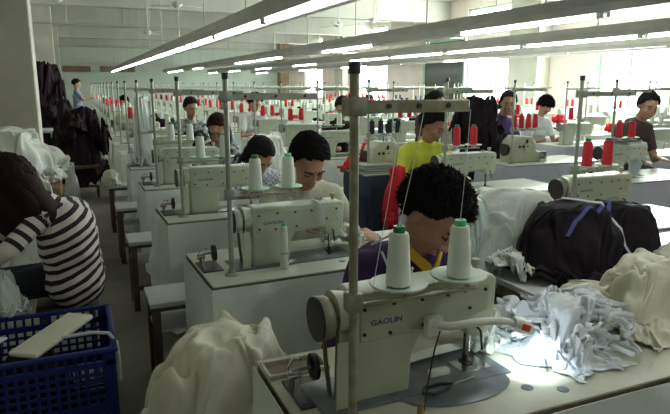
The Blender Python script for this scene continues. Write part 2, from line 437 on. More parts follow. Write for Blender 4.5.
# ================================================================= tables
TW, TD, TH = 1.20, .54, .76
def table_proto(top='ttop', far=False):
    r = empty('machine_table', (0, 0, 0), 0, '-', 'table', 'sewing machine tables')
    if far:
        MB().box(0, TW, 0, TD, TH - .035, TH, .006, 1).build('tabletop', top, r)
        MB().box(.12, .18, .05, .5, 0, TH - .035).box(1.02, 1.08, .05, .5, 0, TH - .035).build('leg', 'tleg', r, smooth=False)
        return r
    MB().box(0, TW, 0, TD, TH - .008, TH, .003, 2).build('tabletop', top, r)
    MB().box(.002, TW - .002, .002, TD - .002, TH - .038, TH - .008, .004, 1).build('table_edge', 'tedge', r)
    for x in (.14, 1.04):
        MB().box(x, x + .06, .22, .30, .04, TH - .038, .006).box(x - .005, x + .065, .02, .52, 0, .045, .008).box(x, x + .06, .08, .46, TH - .07, TH - .038, .004).build('leg', 'tleg', r)
    MB().box(.2, 1.04, .245, .275, .12, .18, .004).build('crossbar', 'tleg', r)
    MB().box(.5, .78, .12, .4, .42, .62, .03, 3).cyl((.45, .26, .52), (.5, .26, .52), .05).build('motor', 'dsteel', r)
    MB().box(.4, .78, .1, .34, .14, .16, .004).build('treadle', 'dsteel', r)
    # holes and small plates in the top
    for x, y in ((.62, .10), (.70, .055)):
        MB().lathe([(.011, TH), (.016, TH + .0005), (.016, TH + .002), (.0, TH + .0025)], 14, c=(x, y, 0)).build('hole_plug', 'gpad', r)
    return r
def skirt_mesh(W=TW, D=TD, drop=.62, seed=0, amp=.028, left=True, right=True, lo=None):
    path = []
    n1 = 14; n2 = 60
    if left: path += [(-.008, D - D * k / n1, (-1, 0)) for k in range(n1)]
    path += [(-.008 + (W + .016) * k / n2, -.008, (0, -1)) for k in range(n2 + 1)]
    if right: path += [(W + .008, D * k / n1, (1, 0)) for k in range(1, n1 + 1)]
    bm = bmesh.new(); rows = 22; grid = []
    for j in range(rows + 1):
        f = j / rows; row = []
        for i, (x, y, nn) in enumerate(path):
            s = i * .021
            w = .012 * f * (1 + math.sin(s * 13 + 2.5 * noise.noise(Vector((s * 2, seed, 0))))) + .010 * f * noise.noise(Vector((s * 11 + f * 3, f * 2.5, seed))) + fbm(Vector((s * 3.1, f * 1.1 + 5 * seed, seed)), 3) * amp * (1.2 + 3. * f) + abs(math.sin(s * 5 + 2.2 * f + seed)) * .02 * f
            w = w if f > 0 else 0.
            w = max(w, -.0) + .004 + .05 * f * (abs(y) < .02)
            dz = drop * f * (1 + .05 * math.sin(s * 2.3 + seed))
            ztop = TH - .012 - .0
            row.append(bm.verts.new((x + nn[0] * w, y + nn[1] * w, ztop - dz)))
        grid.append(row)
    for j in range(rows):
        for i in range(len(path) - 1):
            bm.faces.new((grid[j][i], grid[j+1][i], grid[j+1][i+1], grid[j][i+1]))
    bmesh.ops.recalc_face_normals(bm, faces=bm.faces)
    bmesh.ops.solidify(bm, geom=bm.faces[:], thickness=.0025)
    m = MB(); m.bm.free(); m.bm = bm
    return m

# ================================================================= sewing machines
def machine_body(far=False):
    b = .012 if not far else .008
    prof = [(.085, .0), (.255, .0), (.262, .10), (.285, .150), (.43, .158), (.445, .12), (.505, .115), (.53, .15), (.535, .272), (.52, .287), (.10, .287), (.085, .275)]
    return MB().prism(prof, -.055, .055, b, 3 if not far else 1)
def text_obj(txt, size, m, parent, mx, name='logo', ext=.0006):
    cu = bpy.data.curves.new('logo', 'FONT'); cu.body = txt; cu.size = size; cu.extrude = ext; cu.align_x = 'LEFT'; cu.space_character = 1.05; cu.offset = .0003
    o = bpy.data.objects.new('tmp', cu); COL.objects.link(o)
    dg = bpy.context.evaluated_depsgraph_get(); me = bpy.data.meshes.new_from_object(o.evaluated_get(dg), depsgraph=dg)
    bpy.data.objects.remove(o); me.transform(mx); me.materials.clear(); me.materials.append(M[m])
    o = bpy.data.objects.new(name, me); COL.objects.link(o); o.parent = parent
    return o
def machine_proto(enamel='cream', detail=True, wheel_solid=True):
    r = empty('sewing_machine', (0, 0, 0), 0, '-', 'sewing machine', 'lockstitch sewing machines')
    if not detail:
        machine_body(True).build('machine_body', enamel, r)
        MB().cyl((.02, 0, .235), (.075, 0, .235), .06, .055, seg=14).build('handwheel', 'steel', r)
        MB().box(-.0, .57, -.09, .09, 0, .006).build('bed', 'chrome', r)
        MB().cyl((.49, 0, .115), (.49, 0, .02), .006, seg=6).build('needle_bar', 'chrome', r)
        return r
    machine_body().build('machine_body', enamel, r)
    # raised cover panel on the near side with its screws
    cp = MB().prism([(.105, .165), (.40, .17), (.50, .19), (.505, .262), (.47, .268), (.105, .268)], -.0595, -.054, .0015, 1).build('cover_panel', 'panel' if enamel == 'cream' else enamel, r)
    for x, z in ((.115, .25), (.115, .185), (.20, .255), (.19, .178), (.285, .252), (.365, .252), (.29, .182), (.44, .205), (.49, .25), (.42, .255)):
        MB().cyl((x, -.058, z), (x, -.063, z), .0055, .0045, seg=10).build('screw', 'screw', cp)
    text_obj('GAOLIN', .020, 'logo', cp, Matrix.Translation((.133, -.0602, .205)) @ Matrix.Rotation(PI/2, 4, 'X') @ Matrix.Diagonal((1.2, 1, 1, 1)), ext=.0004)
    MB().box(-.005, .575, -.09, .09, -.0, .007, .003, 2).build('bed', 'gpad', r)
    MB().box(.44, .54, -.045, .03, .007, .0095, .001, 1).build('needle_plate', 'chrome', r)
    MB().box(.505, .5445, -.035, .035, .13, .27, .006, 2).build('face_plate', 'chrome', r)
    MB().cyl((.487, 0, .12), (.487, 0, .045), .006, seg=10).cyl((.487, 0, .045), (.487, 0, .008), .0018, .0005, 6).build('needle_bar', 'chrome', r)
    MB().cyl((.487, .015, .125), (.487, .015, .02), .0045, seg=8).box(.474, .50, -.012, .025, .010, .014, .001, 1).box(.482, .492, .0, .02, .013, .035, .002, 1).build('presser_foot', 'dsteel', r)
    MB().tube([(.47, -.056, .145), (.468, -.075, .14), (.466, -.082, .12), (.468, -.085, .09)], .0035).build('presser_lever', 'dsteel', r)
    MB().cyl((.50, 0, .285), (.50, 0, .305), .009, seg=12).lathe([(.012, .303), (.014, .31), (.012, .318), (0, .32)], 12, c=(.50, 0, 0)).build('pressure_knob', 'panel', r)
    MB().cyl((.30, .02, .286), (.30, .02, .31), .004, seg=8).cyl((.30, .02, .308), (.30, .02, .312), .008, seg=8).build('thread_guide', 'chrome', r)
    MB().box(.42, .46, -.02, .04, .286, .29, .001, 1).tube([(.43, .0, .29), (.43, .0, .302), (.445, .0, .302), (.445, 0, .29)], .002).build('take_up_guide', 'chrome', r)
    # handwheel: drum with a dished end and a groove for the belt
    hw = Matrix.Translation((.006, 0, .222)) @ Matrix.Rotation(PI/2, 4, 'Y') @ Matrix.Diagonal((.84, .84, 1, 1))
    hwl = MB().lathe([(0, .003), (.056, .003), (.058, .0), (.064, .0), (.066, .004), (.066, .030), (.062, .036), (.048, .040), (.046, .050), (.052, .058), (.052, .064), (.03, .068), (.02, .09)], 32, mx=hw).build('handwheel', 'wheelface' if wheel_solid else enamel, r)
    MB().lathe([(.060, -.001), (.0665, -.001), (.0675, .005), (.062, .006)], 32, mx=hw).build('wheel_rim', 'dsteel', hwl)
    MB().cyl((.052, 0, .232), (.09, 0, .232), .056, .05, seg=24).build('wheel_hub', enamel, r)
    # V-belt running down through the table, with its guard
    MB().tube([(.047, -.048, .235), (.05, -.035, .10), (.055, -.02, .0)], .005, 6).tube([(.047, .048, .235), (.05, .035, .10), (.055, .02, .0)], .006, 6).build('belt', 'belt', r)
    MB().prism([(.030, .0), (.068, .0), (.072, .10), (.066, .18), (.036, .18)], -.072, -.066, .002, 1).build('belt_guard', enamel, r)
    return r
def bobbin_winder_proto():
    r = empty('bobbin_winder', (0, 0, 0), 0, '-', 'bobbin winder', 'bobbin winders')
    MB().box(-.045, .045, -.11, .05, 0, .006, .002, 1).build('base_plate', 'dsteel', r)
    w = MB()
    mxw = Matrix.Translation((.03, -.0, .055)) @ Matrix.Rotation(PI/2, 4, 'Y')
    w.lathe([(.026, -.006), (.036, -.006), (.036, .006), (.026, .006), (.026, -.006)], 22, mx=mxw)
    for k in range(6):
        a = k * PI / 3; w.cyl((.03, 0, .055), (.03, .028 * math.cos(a), .055 + .028 * math.sin(a)), .004, seg=6)
    w.cyl((.02, 0, .055), (.042, 0, .055), .009, seg=10)
    w.build('winder_wheel', 'dsteel', r)
    MB().tube([(.02, 0, .055), (-.01, 0, .055), (-.03, 0, .05)], .005).cyl((-.03, 0, .05), (-.03, 0, .006), .006).tube([(-.02, -.03, .05), (-.035, -.06, .03), (-.03, -.09, .006)], .004).build('bracket', 'steel', r)
    MB().cyl((-.045, -.02, .05), (-.02, -.02, .05), .009, seg=12).cyl((-.05, -.02, .05), (-.046, -.02, .05), .012, seg=12).cyl((-.02, -.02, .05), (-.017, -.02, .05), .012, seg=12).build('bobbin', 'chrome', r)
    MB().tube([(-.03, .02, .006), (-.035, .025, .05), (-.02, .03, .075), (.0, .03, .07)], .003).ball((-.0, .03, .07), .006, 8).build('tension_post', 'chrome', r)
    return r
def overlock_proto(detail=True):
    r = empty('overlock_machine', (0, 0, 0), 0, '-', 'sewing machine', 'overlock machines')
    MB().prism([(.03, 0), (.40, 0), (.42, .03), (.42, .10), (.33, .12), (.32, .20), (.27, .265), (.12, .275), (.05, .22), (.02, .10)], -.12, .10, .018, 3).build('machine_body', 'panel', r)
    MB().cyl((-.005, 0, .13), (.03, 0, .13), .065, .06, seg=20).build('handwheel', 'dsteel', r)
    MB().box(.30, .46, -.15, -.02, .055, .062, .002).box(.36, .45, -.14, -.125, .0, .11, .004).build('cloth_plate', 'chrome', r)
    MB().box(.16, .24, -.135, -.118, .10, .20, .006).build('front_cover', 'cream', r)
    for k in range(3): MB().lathe([(.012, 0), (.014, .006), (.008, .012), (.005, .03), (0, .031)], 10, mx=Matrix.Translation((.10 + .045 * k, -.118, .17)) @ Matrix.Rotation(PI/2, 4, 'X')).build('tension_dial', 'dsteel', r)
    MB().tube([(.18, -.05, .27), (.18, -.05, .33), (.14, -.05, .34), (.22, -.05, .34)], .004).cyl((.19, -.1, .15), (.19, -.13, .24), .012).build('thread_guide', 'dsteel', r)
    return r

# ================================================================= thread stands and spools
SZ = 1.075
def stand_proto(pm='poleg', arm_l=.40, disc='disc', dz=0., discs=((.16, .04), (.305, .04)), dr=.062):
    """origin: foot of the pole on the table top"""
    r = empty('thread_stand', (0, 0, 0), 0, '-', 'thread stand', 'thread stands')
    MB().cyl((0, 0, 0), (0, 0, .815), .0105, seg=14).lathe([(.03, 0), (.03, .006), (.016, .012), (.0155, .03), (.01, .031)], 14).build('pole', pm, r)
    MB().cyl((0, 0, .813), (0, 0, .838), .0135, seg=12).build('pole_cap', 'cap', r)
    c = MB().box(-.022, .022, -.02, .02, .725, .765, .004); c.build('clamp', pm, r)
    a = MB().box(-.01, arm_l, -.004, .004, .73, .758, .003, 1).box(-.01, arm_l, -.004, .012, .73, .733, .001, 1)
    a = a.build('upper_arm', pm, r)
    for k in range(3): MB().cyl((.08 + k * (arm_l - .14) / 2, -.008, .745), (.08 + k * (arm_l - .14) / 2, .0, .745), .006, seg=8).build('thread_eye', 'cap', a)
    MB().box(-.018, .018, -.018, .018, .285 + dz, .33 + dz, .004).build('clamp', pm, r)
    MB().box(-.005, discs[-1][0] + .02, -.006, .006, .292 + dz, .302 + dz, .002, 1).build('spool_arm', pm, r)
    for x, y in discs:
        dk = MB().lathe([(0, .304), (dr * .4, .304), (dr * .95, .312), (dr, .316), (dr * .97, .319), (dr * .4, .309), (0, .309)], 30, c=(x, y, dz)).build('spool_disc', disc, r)
        MB().cyl((x, y, .309 + dz), (x, y, .37 + dz), .004, seg=8).cyl((x, 0, .297 + dz), (x, y, .302 + dz), .005, seg=6).build('spool_pin', 'chrome', dk)
    return r
def spool(loc, label, m='thread', core='core', r0=.031, r1=.024, h=.135, group='thread cones', detail=True, name='thread_cone'):
    r = empty(name, loc, 0, label, 'thread spool', group)
    MB().lathe([(r0 * .5, .0), (r0 * .98, .004), (r0, .010), (r1 * 1.02, h - .01), (r1 * .9, h - .002), (r1 * .5, h)], 24).build('wound_thread', m, r)
    if detail:
        MB().lathe([(0, -.002), (r0 * .9, -.003), (r0 * .9, .003), (r0 * .3, .006), (r1 * .4, h - .01), (r1 * .62, h), (r1 * .6, h + .014), (r1 * .3, h + .015), (r1 * .25, h + .004), (0, h + .003)], 18).build('spool_core', core, r)
    return r

# ---- row / column grid
COLX = {'A': .43, 'B': 2.33, 'C': 3.95, 'D': 5.85, 'E': 7.47, 'F': 9.37}
CN = {'A': 'aisle column', 'B': 'second column', 'C': 'third column', 'D': 'fourth column', 'E': 'fifth column', 'F': 'window-side column'}
ON = ['', 'nearest', 'second', 'third', 'fourth', 'fifth', 'sixth', 'seventh', 'eighth', 'ninth', 'tenth', 'eleventh', 'twelfth', 'thirteenth', 'fourteenth', 'fifteenth', 'sixteenth', 'seventeenth', 'eighteenth', 'nineteenth', 'twentieth']
def place(c, n):
    if n == 1: return 'nearest to camera, ' + CN[c]
    return '%s from camera, %s' % (ON[n], CN[c])
def rowy(n): return 1.05 + 1.24 * (n - 1)

P_table = table_proto('ttop'); P_table1 = table_proto('ttop1'); P_far = table_proto('ttop', True)
P_mach = machine_proto('cream'); P_machg = machine_proto('creamg', wheel_solid=False); P_machf = machine_proto('creamg', False)
P_bob = bobbin_winder_proto(); P_over = overlock_proto()
P_stand1 = stand_proto('pole', .292, 'disc', discs=((.146, .055), (.321, .055)), dr=.072)
P_stand2 = stand_proto('poleg', .40, 'discg', dz=.04, discs=((.13, .05), (.28, .05)))
P_standf = empty('thread_stand', (0, 0, 0), 0, '-', 'thread stand', 'thread stands')
MB().cyl((0, 0, 0), (0, 0, .815), .0105, seg=8).box(-.02, .4, -.006, .006, .73, .75).box(-.02, .33, -.02, .05, .336, .344).build('frame', 'poleg', P_standf, smooth=False)
MB().cyl((0, 0, .813), (0, 0, .838), .0135, seg=8).build('pole_cap', 'cap', P_standf)
P_skirts = [skirt_mesh(seed=k).build('table_skirt', 'drape') for k in range(3)] + [skirt_mesh(seed=5).build('table_skirt', 'drapeg')]
P_cone = spool((0, 0, 0), '-', 'thread', 'core'); P_coneb = spool((0, 0, 0), '-', 'thread', 'coreb')
P_red = spool((0, 0, 0), '-', 'threadred', 'core', .028, .024, .14); P_navy = spool((0, 0, 0), '-', 'threadnavy', 'core', .026, .022, .12)
P_conef = spool((0, 0, 0), '-', 'thread', detail=False); P_redf = spool((0, 0, 0), '-', 'threadred', r0=.034, r1=.028, h=.15, detail=False)
P_navyf = spool((0, 0, 0), '-', 'threadnavy', r0=.03, r1=.026, h=.13, detail=False)
PROTOS = [P_table, P_table1, P_far, P_mach, P_machg, P_machf, P_bob, P_over, P_stand1, P_stand2, P_standf, P_cone, P_coneb, P_red, P_navy, P_conef, P_redf, P_navyf] + P_skirts

fp, Hc = 600., 1.55
pit = math.atan(122 / 600.); yaw = math.atan(263 / (fp / math.cos(pit)))
FV = Vector((math.sin(yaw) * math.cos(pit), math.cos(yaw) * math.cos(pit), -math.sin(pit)))
RV = Vector((math.cos(yaw), -math.sin(yaw), 0)); UV = RV.cross(FV)
def inview(x, y, z=1.1, mg=60):
    v = Vector((x, y, z - Hc)); w = v.dot(FV)
    if w < .5: return False
    return -mg < 335 + fp * v.dot(RV) / w < 670 + mg
SPC = {'thread': 'white', 'threadred': 'red', 'threadnavy': 'dark navy'}
TAB = {('A', 2): .035, ('A', 3): .02}
spool_cols = {}
for c, x0 in COLX.items():
    for n in range(1, 19):
        y0 = rowy(n)
        if c != 'A' and n == 1: continue
        if not (inview(x0, y0) or inview(x0 + TW, y0)): continue
        near = (c == 'A' and n <= 5) or (c in 'BC' and n <= 5)
        if (c, n) == ('A', 2): x0 += .025
        rz = TAB.get((c, n), rnd.uniform(-.012, .012))
        P = (P_table1 if n == 1 else P_table) if near else P_far
        dup(P, (x0, y0, 0), rz, ('cream topped' if n == 1 else 'white topped') + ' sewing table, ' + place(c, n))
        col = 'drapeg' if (c in 'BC' and n <= 4 or c == 'D') else 'drape'
        sk = P_skirts[3] if col == 'drapeg' else P_skirts[n % 3]
        if not (c == 'B' and n == 4):
            s = dup(sk, (x0, y0, 0), rz, ('pale grey' if col == 'drapeg' else 'white') + ' cloth skirt of the sewing table ' + place(c, n), 'cloth skirts of the sewing tables')
            s['category'] = 'cloth skirt'
        T = Matrix.Translation((x0, y0, TH)) @ Matrix.Rotation(rz, 4, 'Z')
        def at(x, y, z=0): return tuple(T @ Vector((x, y, z)))
        over = (c, n) in (('B', 4), ('C', 4), ('E', 3), ('D', 7), ('A', 9))
        if over: dup(P_over, at(.12, .26), rz, 'boxy overlock machine on the sewing table ' + place(c, n))
        elif (c, n) == ('A', 1): MA1 = dup(P_mach, at(.07, .255), rz + .03, 'cream lockstitch machine at the front edge, with blue maker lettering and a gooseneck lamp', scale=(.98, 1, 1))
        elif (c, n) == ('A', 2): dup(P_machg, at(.14, .235), rz + .02, 'pale green-grey lockstitch machine, ' + place(c, n), scale=(1, 1, .92))
        elif near: dup(P_machg if c == 'A' or n % 2 else P_mach, at(.09, .25), rz + rnd.uniform(-.02, .02), 'cream lockstitch machine, ' + place(c, n))
        else: dup(P_machf, at(.09, .25), rz, 'cream lockstitch machine, ' + place(c, n))
        if near and not over: dup(P_bob, at(.05 if c != 'A' or n > 1 else .072, .335 if n == 1 else .3), rz, 'small metal bobbin winder on the sewing table ' + place(c, n))
        # thread stand
        if (c, n) == ('A', 1): base = at(.117, .12); st = dup(P_stand1, base, rz, 'worn cream pole of the nearest thread stand, holding two big white cones')
        elif near: base = at(.11 if c == 'A' else .10, .12); st = dup(P_stand2, base, rz, 'thread stand on the table ' + place(c, n))
        else: base = at(.10, .14); st = dup(P_standf, base, rz, 'thread stand on the table ' + place(c, n))
        kind = 'thread'
        if c in 'BC' and n in (2, 3, 4): kind = 'threadred'
        elif (c, n) == ('B', 4): kind = 'threadnavy'
        elif c != 'A': kind = rnd.choice(['threadred', 'threadred', 'threadred', 'thread', 'threadnavy'])
        elif n > 6: kind = rnd.choice(['threadred', 'thread', 'thread'])
        if (c, n) == ('B', 4): kind = 'threadnavy'
        g = {'thread': 'white thread cones', 'threadred': 'red thread spools', 'threadnavy': 'navy thread spools'}[kind]
        xs = (.146, .321) if n == 1 else (.13, .28)
        if over: xs = (.06, .15, .24, .33)
        for k, sx in enumerate(xs):
            loc = tuple(T @ (Vector(((.11 if c == 'A' else .10) + sx, .12 + .05, 0)) if (c, n) != ('A', 1) else Vector((.117 + sx, .12 + .055, 0))))
            loc = (loc[0], loc[1], TH + .31 + (.04 if n > 1 else 0) if near else TH + .345)
            if near: pr = {'thread': P_cone if k % 2 == 0 else P_coneb, 'threadred': P_red, 'threadnavy': P_navy}[kind]
            else: pr = {'thread': P_conef, 'threadred': P_redf, 'threadnavy': P_navyf}[kind]
            side = (['left', 'right'] if len(xs) == 2 else ['first', 'second', 'third', 'fourth'])[k]
            dup(pr, loc, 0, '%s %s spool on the thread stand %s' % (side, SPC[kind], place(c, n)), g)

# extra green-topped cone standing on the second table of the aisle column
dup(P_coneb, (.795, 2.415, TH + .07), 0, 'slim white cone with green top standing on the second table front', None, (.62, .62, .9))
dup(P_coneb, (.795, 2.415, TH + .0), 0, 'short green-rimmed white spool at the bottom of the slim stacked cone', None, (.62, .62, .48))

tag(MB().ribbon([(1.0, 2.455, .935), (.995, 2.452, .99), (.99, 2.453, 1.028), (.985, 2.50, 1.031), (.98, 2.56, 1.031)], .018, .002, Vector((1, 0, 0))).build('white_tape', 'strap'), 'strip of white tape over the arm of the second aisle-side machine', 'tape')
# ================================================================= first table details
m = MB().box(.44, .60, 1.43, 1.575, .7602, .764, .001, 1)
t = empty('parts_tray', (.52, 1.50, .76), 0, 'shallow wooden tray recessed at the left end of the nearest table', 'tray')
MB().box(-.085, .085, -.04, .04, .0, .003).build('tray_bottom', 'tedge', t, smooth=False); m.bm.free()
MB().box(-.09, .09, -.047, -.039, 0, .014, .002).box(-.09, .09, .039, .047, 0, .014, .002).box(-.09, -.082, -.04, .04, 0, .014, .002).box(.082, .09, -.04, .04, 0, .014, .002).build('tray_rim', 'ttop1', t)
# lamp
t = empty('gooseneck_lamp', (.80, 1.215, .955), 0, 'white gooseneck work lamp with red switch clamped to the nearest machine', 'lamp')
def rel(*p): return [(a - .80, b - 1.215, c_ - .955) for a, b, c_ in p]
LP = [(.80, 1.215, .955), (.83, 1.195, .952), (.90, 1.18, .957), (.95, 1.175, .955), (.995, 1.175, .946), (1.03, 1.18, .928)]
MB().tube(rel(*LP), [.010, .011, .011, .0105, .010, .010], 12).build('neck', 'lampw', t)
MB().tube(rel((1.01, 1.175, .942), (1.035, 1.18, .93), (1.078, 1.19, .905)), [.014, .021, .019], 14).build('lamp_head', 'lampw', t)
MB().box(-.012, .012, -.004, .004, -.009, .009, .002, mx=Matrix.Translation((1.043 - .80, 1.158 - 1.215, .927 - .955)) @ Matrix.Rotation(.4, 4, 'Y')).build('switch', 'switch', t)
MB().cyl(*rel((1.076, 1.19, .905), (1.082, 1.192, .899)), .014, seg=14).build('lens', 'led', t)
MB().box(-.025, .02, -.006, .02, -.03, .02, .004).cyl((.0, -.01, 0), (0, .03, 0), .012).build('clamp', 'lampw', t)
MB().tube([(.0, -.02, -.01), (-.02, -.03, -.05), (-.05, -.05, -.13), (-.065, -.06, -.193)], .0022, 6).build('cable', 'black', t)
# oil cover plate, scissors, note, peg on the table
tag(MB().lathe([(0, 0), (.16, 0), (.166, .003), (.16, .0045), (0, .0045)], 40, mx=Matrix.Translation((.875, 1.225, .7604)) @ Matrix.Diagonal((1, .52, 1, 1))).build('oil_cover_plate', 'gpad'), 'rounded grey metal plate in front of the nearest machine bed', 'plate')
s = empty('thread_snips', (.82, 1.22, .766), .15, 'dark handled thread snips lying on the grey plate', 'scissors')
MB().tube([(-.05, .0, .006), (-.03, .022, .006), (.02, .018, .006), (.05, .0, .005), (.02, -.015, .006), (-.03, -.018, .006), (-.05, .0, .006)], .0045, 8).build('handle', 'dsteel', s)
MB().box(.03, .13, -.004, .004, .002, .006, .001).build('blade', 'chrome', s)
tag(MB().box(-.03, .03, -.011, .011, 0, .018, .003, mx=Matrix.Translation((.865, 1.29, .768))).build('chalk_block', 'white_cloth'), 'small white chalk block lying beside the snips', 'chalk')
tag(MB().lathe([(.011, 0), (.009, .004), (.008, .045), (.010, .05), (0, .051)], 12, c=(.70, 1.115, .76)).build('table_peg', 'peg'), 'short brown peg standing at the front of the nearest table', 'peg')
tag(MB().box(-.19, .19, -.022, .022, 0, .003, .001, mx=Matrix.Translation((.92, 1.405, .775)) @ Matrix.Rotation(.12, 4, 'Z')).build('white_ruler', 'white_cloth'), 'long white strip lying behind the nearest machine bed', 'strip')

# threads from the cones to the arm
def thr(a, b, lbl):
    mid = (Vector(a) + Vector(b)) / 2
    tag(MB().tube([a, tuple(mid + Vector((.002, 0, -.002))), b], .0009, 5).build('thread', 'thread'), lbl, 'thread')
thr((.693, 1.225, 1.215), (.72, 1.17, 1.495), 'slanting white thread rising from the left cone of the nearest stand')
thr((.868, 1.225, 1.215), (.845, 1.17, 1.495), 'upright white thread rising from the right cone of the nearest stand')
thr((.60, 1.18, 1.08), (.665, 1.17, 1.495), 'white thread slanting beside the nearest pole to the upper arm')

# ================================================================= cloth heaps
def heap(name, label, cat, c, r, m, seed=0, sub=5, fold=.16, freq=3.2, zmin=0., rz=0., flat=.35, group=None, aniso=(1, 1, .38), soft=False):
    bm = bmesh.new(); bmesh.ops.create_icosphere(bm, subdivisions=sub, radius=1)
    off = Vector((seed * 7.3, seed * 3.1, seed * 1.7)); NZ = noise.noise; octs = 2 if sub < 4 else 3
    A = Vector(aniso)
    for v in bm.verts:
        d = v.co.normalized(); q = d + off
        w = Vector((NZ(q * 1.6), NZ(q * 1.6 + Vector((31, 0, 0))), NZ(q * 1.6 + Vector((0, 47, 0)))))
        rad = 1 + NZ(d * 1.3 + off) * fold * 1.8
        p = Vector((d.x * A.x, d.y * A.y, d.z * A.z)) + w * .65; f = freq * .55; am = fold * .62
        for k in range(octs):
            n = NZ(p * f + off); cr = 1 - 2.1 * math.sqrt(n * n + .0035)
            rad += am * (cr - .25)
            p = p + Vector((NZ(p * f + off * 2), NZ(p * f + off * 3), 0)) * .22 / f ** .5; f *= 1.9; am *= .48
        p = d * rad; z = p.z
        if z < -flat: k_ = 1 + min(.35, (-flat - z) * .25); z = -flat + (z + flat) * .04; p.x *= k_; p.y *= k_
        v.co = Vector((p.x * r[0], p.y * r[1], (z + flat) / (1 + flat) * r[2]))
    if rz: bmesh.ops.rotate(bm, matrix=Matrix.Rotation(rz, 3, 'Z'), verts=bm.verts)
    m_ = MB(); m_.bm.free(); m_.bm = bm
    o = m_.build(name, m, auto=False); o.location = c
    mn = min(v.co.z for v in o.data.vertices); o.location.z = c[2] - mn
    return tag(o, label, cat, group)
cloth('wide', 'cloth_heap', 'large cream cloth heap on a stool left of the nearest table', 'cloth', (.39, 1.93, .282), (.46, .35), .44, 'cream_cloth', .6, sub=1)
tag(MB().box(.14, .66, 1.74, 2.14, .25, .28, .005).box(.15, .19, 1.75, 1.79, 0, .25).box(.61, .65, 1.75, 1.79, 0, .25).box(.15, .19, 2.09, 2.13, 0, .25).box(.61, .65, 2.09, 2.13, 0, .25).build('low_stool', 'stoolwood', smooth=False), 'low wooden stool hidden under the large cream cloth heap', 'stool')
# side table behind the nearest machine, right
t = empty('side_table', (1.57, 1.62, 0), 0, 'white side table with brown edge carrying the black garment bundle', 'table')
MB().box(0, 1.5, 0, .60, .735, .76, .004).build('tabletop', 'stooltop', t); MB().box(.005, 1.495, .005, .595, .69, .735, .003).build('table_edge', 'tedge', t)
for x in (.03, 1.43):
    for y in (.03, .53): MB().box(x, x + .05, y, y + .05, 0, .69, .004).build('leg', 'stoolwood', t)
MB().box(.03, .045, .08, .53, .25, .69).build('side_panel', 'stoolwood', t, smooth=False)
t2 = empty('side_table', (1.66, 1.10, 0), 0, 'cream side table at the right edge of the picture under the white fabric', 'table')
MB().box(0, 1.2, 0, .50, .735, .76, .004).build('tabletop', 'ttop1', t2)
for x in (.03, 1.12):
    for y in (.03, .42): MB().box(x, x + .05, y, y + .05, 0, .735, .004).build('leg', 'stoolwood', t2)
GB = cloth('tall', 'garment_bundle', 'big bundle of black garments tied with lanyards on the side table', 'garments', (1.99, 1.93, .762), (.36, .25), .29, 'black_cloth', .2, sub=1)
GB2 = cloth('tall', 'garment_bundle', 'rounded black garment roll at the right end of the tied bundle', 'garments', (2.26, 1.99, .762), (.24, .22), .26, 'black_cloth', 2.2, sub=1)
cloth('wide', 'cloth_heap', 'cream lining fabric heaped in front of the black garment bundle', 'cloth', (1.80, 1.42, .762), (.29, .21), .20, 'cream_cloth', .3, sub=1)
cloth('wide', 'cloth_heap', 'low spread of cream fabric at the left foot of the cream lining heap', 'cloth', (1.66, 1.50, .762), (.20, .15), .09, 'cream_cloth', 2.1, sub=1)
cloth('tall', 'cloth_heap', 'cream fabric heap at the right edge of the picture', 'cloth', (2.12, 1.47, .762), (.25, .22), .20, 'cream_cloth', 1.3, sub=1)
cloth('tall', 'cloth_heap', 'white tulle heap behind the purple-shirted worker and the black bundle', 'cloth', (1.80, 2.20, .762), (.32, .19), .32, 'white_cloth', 2.5, sub=1)
cloth('tall', 'plastic_bag', 'crumpled clear plastic bag beside the purple-shirted worker', 'bag', (1.48, 2.03, .70), (.13, .13), .38, 'plastic', 4., sub=1)
cloth('crumple', 'cloth_heap', 'small tuft of white gathered tulle in front of the plastic bag', 'cloth', (1.66, 1.96, .762), (.13, .10), .10, 'white_cloth', 1., sub=1)
from mathutils.bvhtree import BVHTree
def on_top(objs, pts, lift=.006):
    dg = bpy.context.evaluated_depsgraph_get(); trees = []
    for o in objs:
        mw = Matrix.LocRotScale(o.location, o.rotation_euler, o.scale)
        trees.append(BVHTree.FromPolygons([mw @ v.co for v in o.data.vertices], [tuple(p.vertices) for p in o.data.polygons]))
    out = []; N_ = 18
    for i in range(N_ + 1):
        f = i / N_ * (len(pts) - 1); k = min(int(f), len(pts) - 2); a, b = Vector((*pts[k], 2)), Vector((*pts[k + 1], 2)); p = a.lerp(b, f - k)
        z = max([h[0].z for h in (t.ray_cast(p, Vector((0, 0, -1))) for t in trees) if h[0] is not None] or [.77])
        out.append([p.x, p.y, z + lift])
    for i in range(1, N_): out[i][2] = max(out[i][2], (out[i-1][2] + out[i+1][2]) / 2)
    return out
tag(MB().ribbon(on_top((GB, GB2), [(1.80, 1.80), (1.95, 1.83), (2.08, 1.86), (2.18, 1.95)]), .018, .003, Vector((0, 1, .3))).build('lanyard', 'navystrap'), 'navy lanyard strap lying across the top of the black bundle', 'strap')
tag(MB().ribbon(on_top((GB, GB2), [(1.93, 1.98), (2.06, 1.88), (2.14, 1.78), (2.19, 1.74)]), .016, .003, Vector((1, .4, .2))).build('lanyard', 'strap'), 'pale strap running down the front of the black bundle', 'strap')
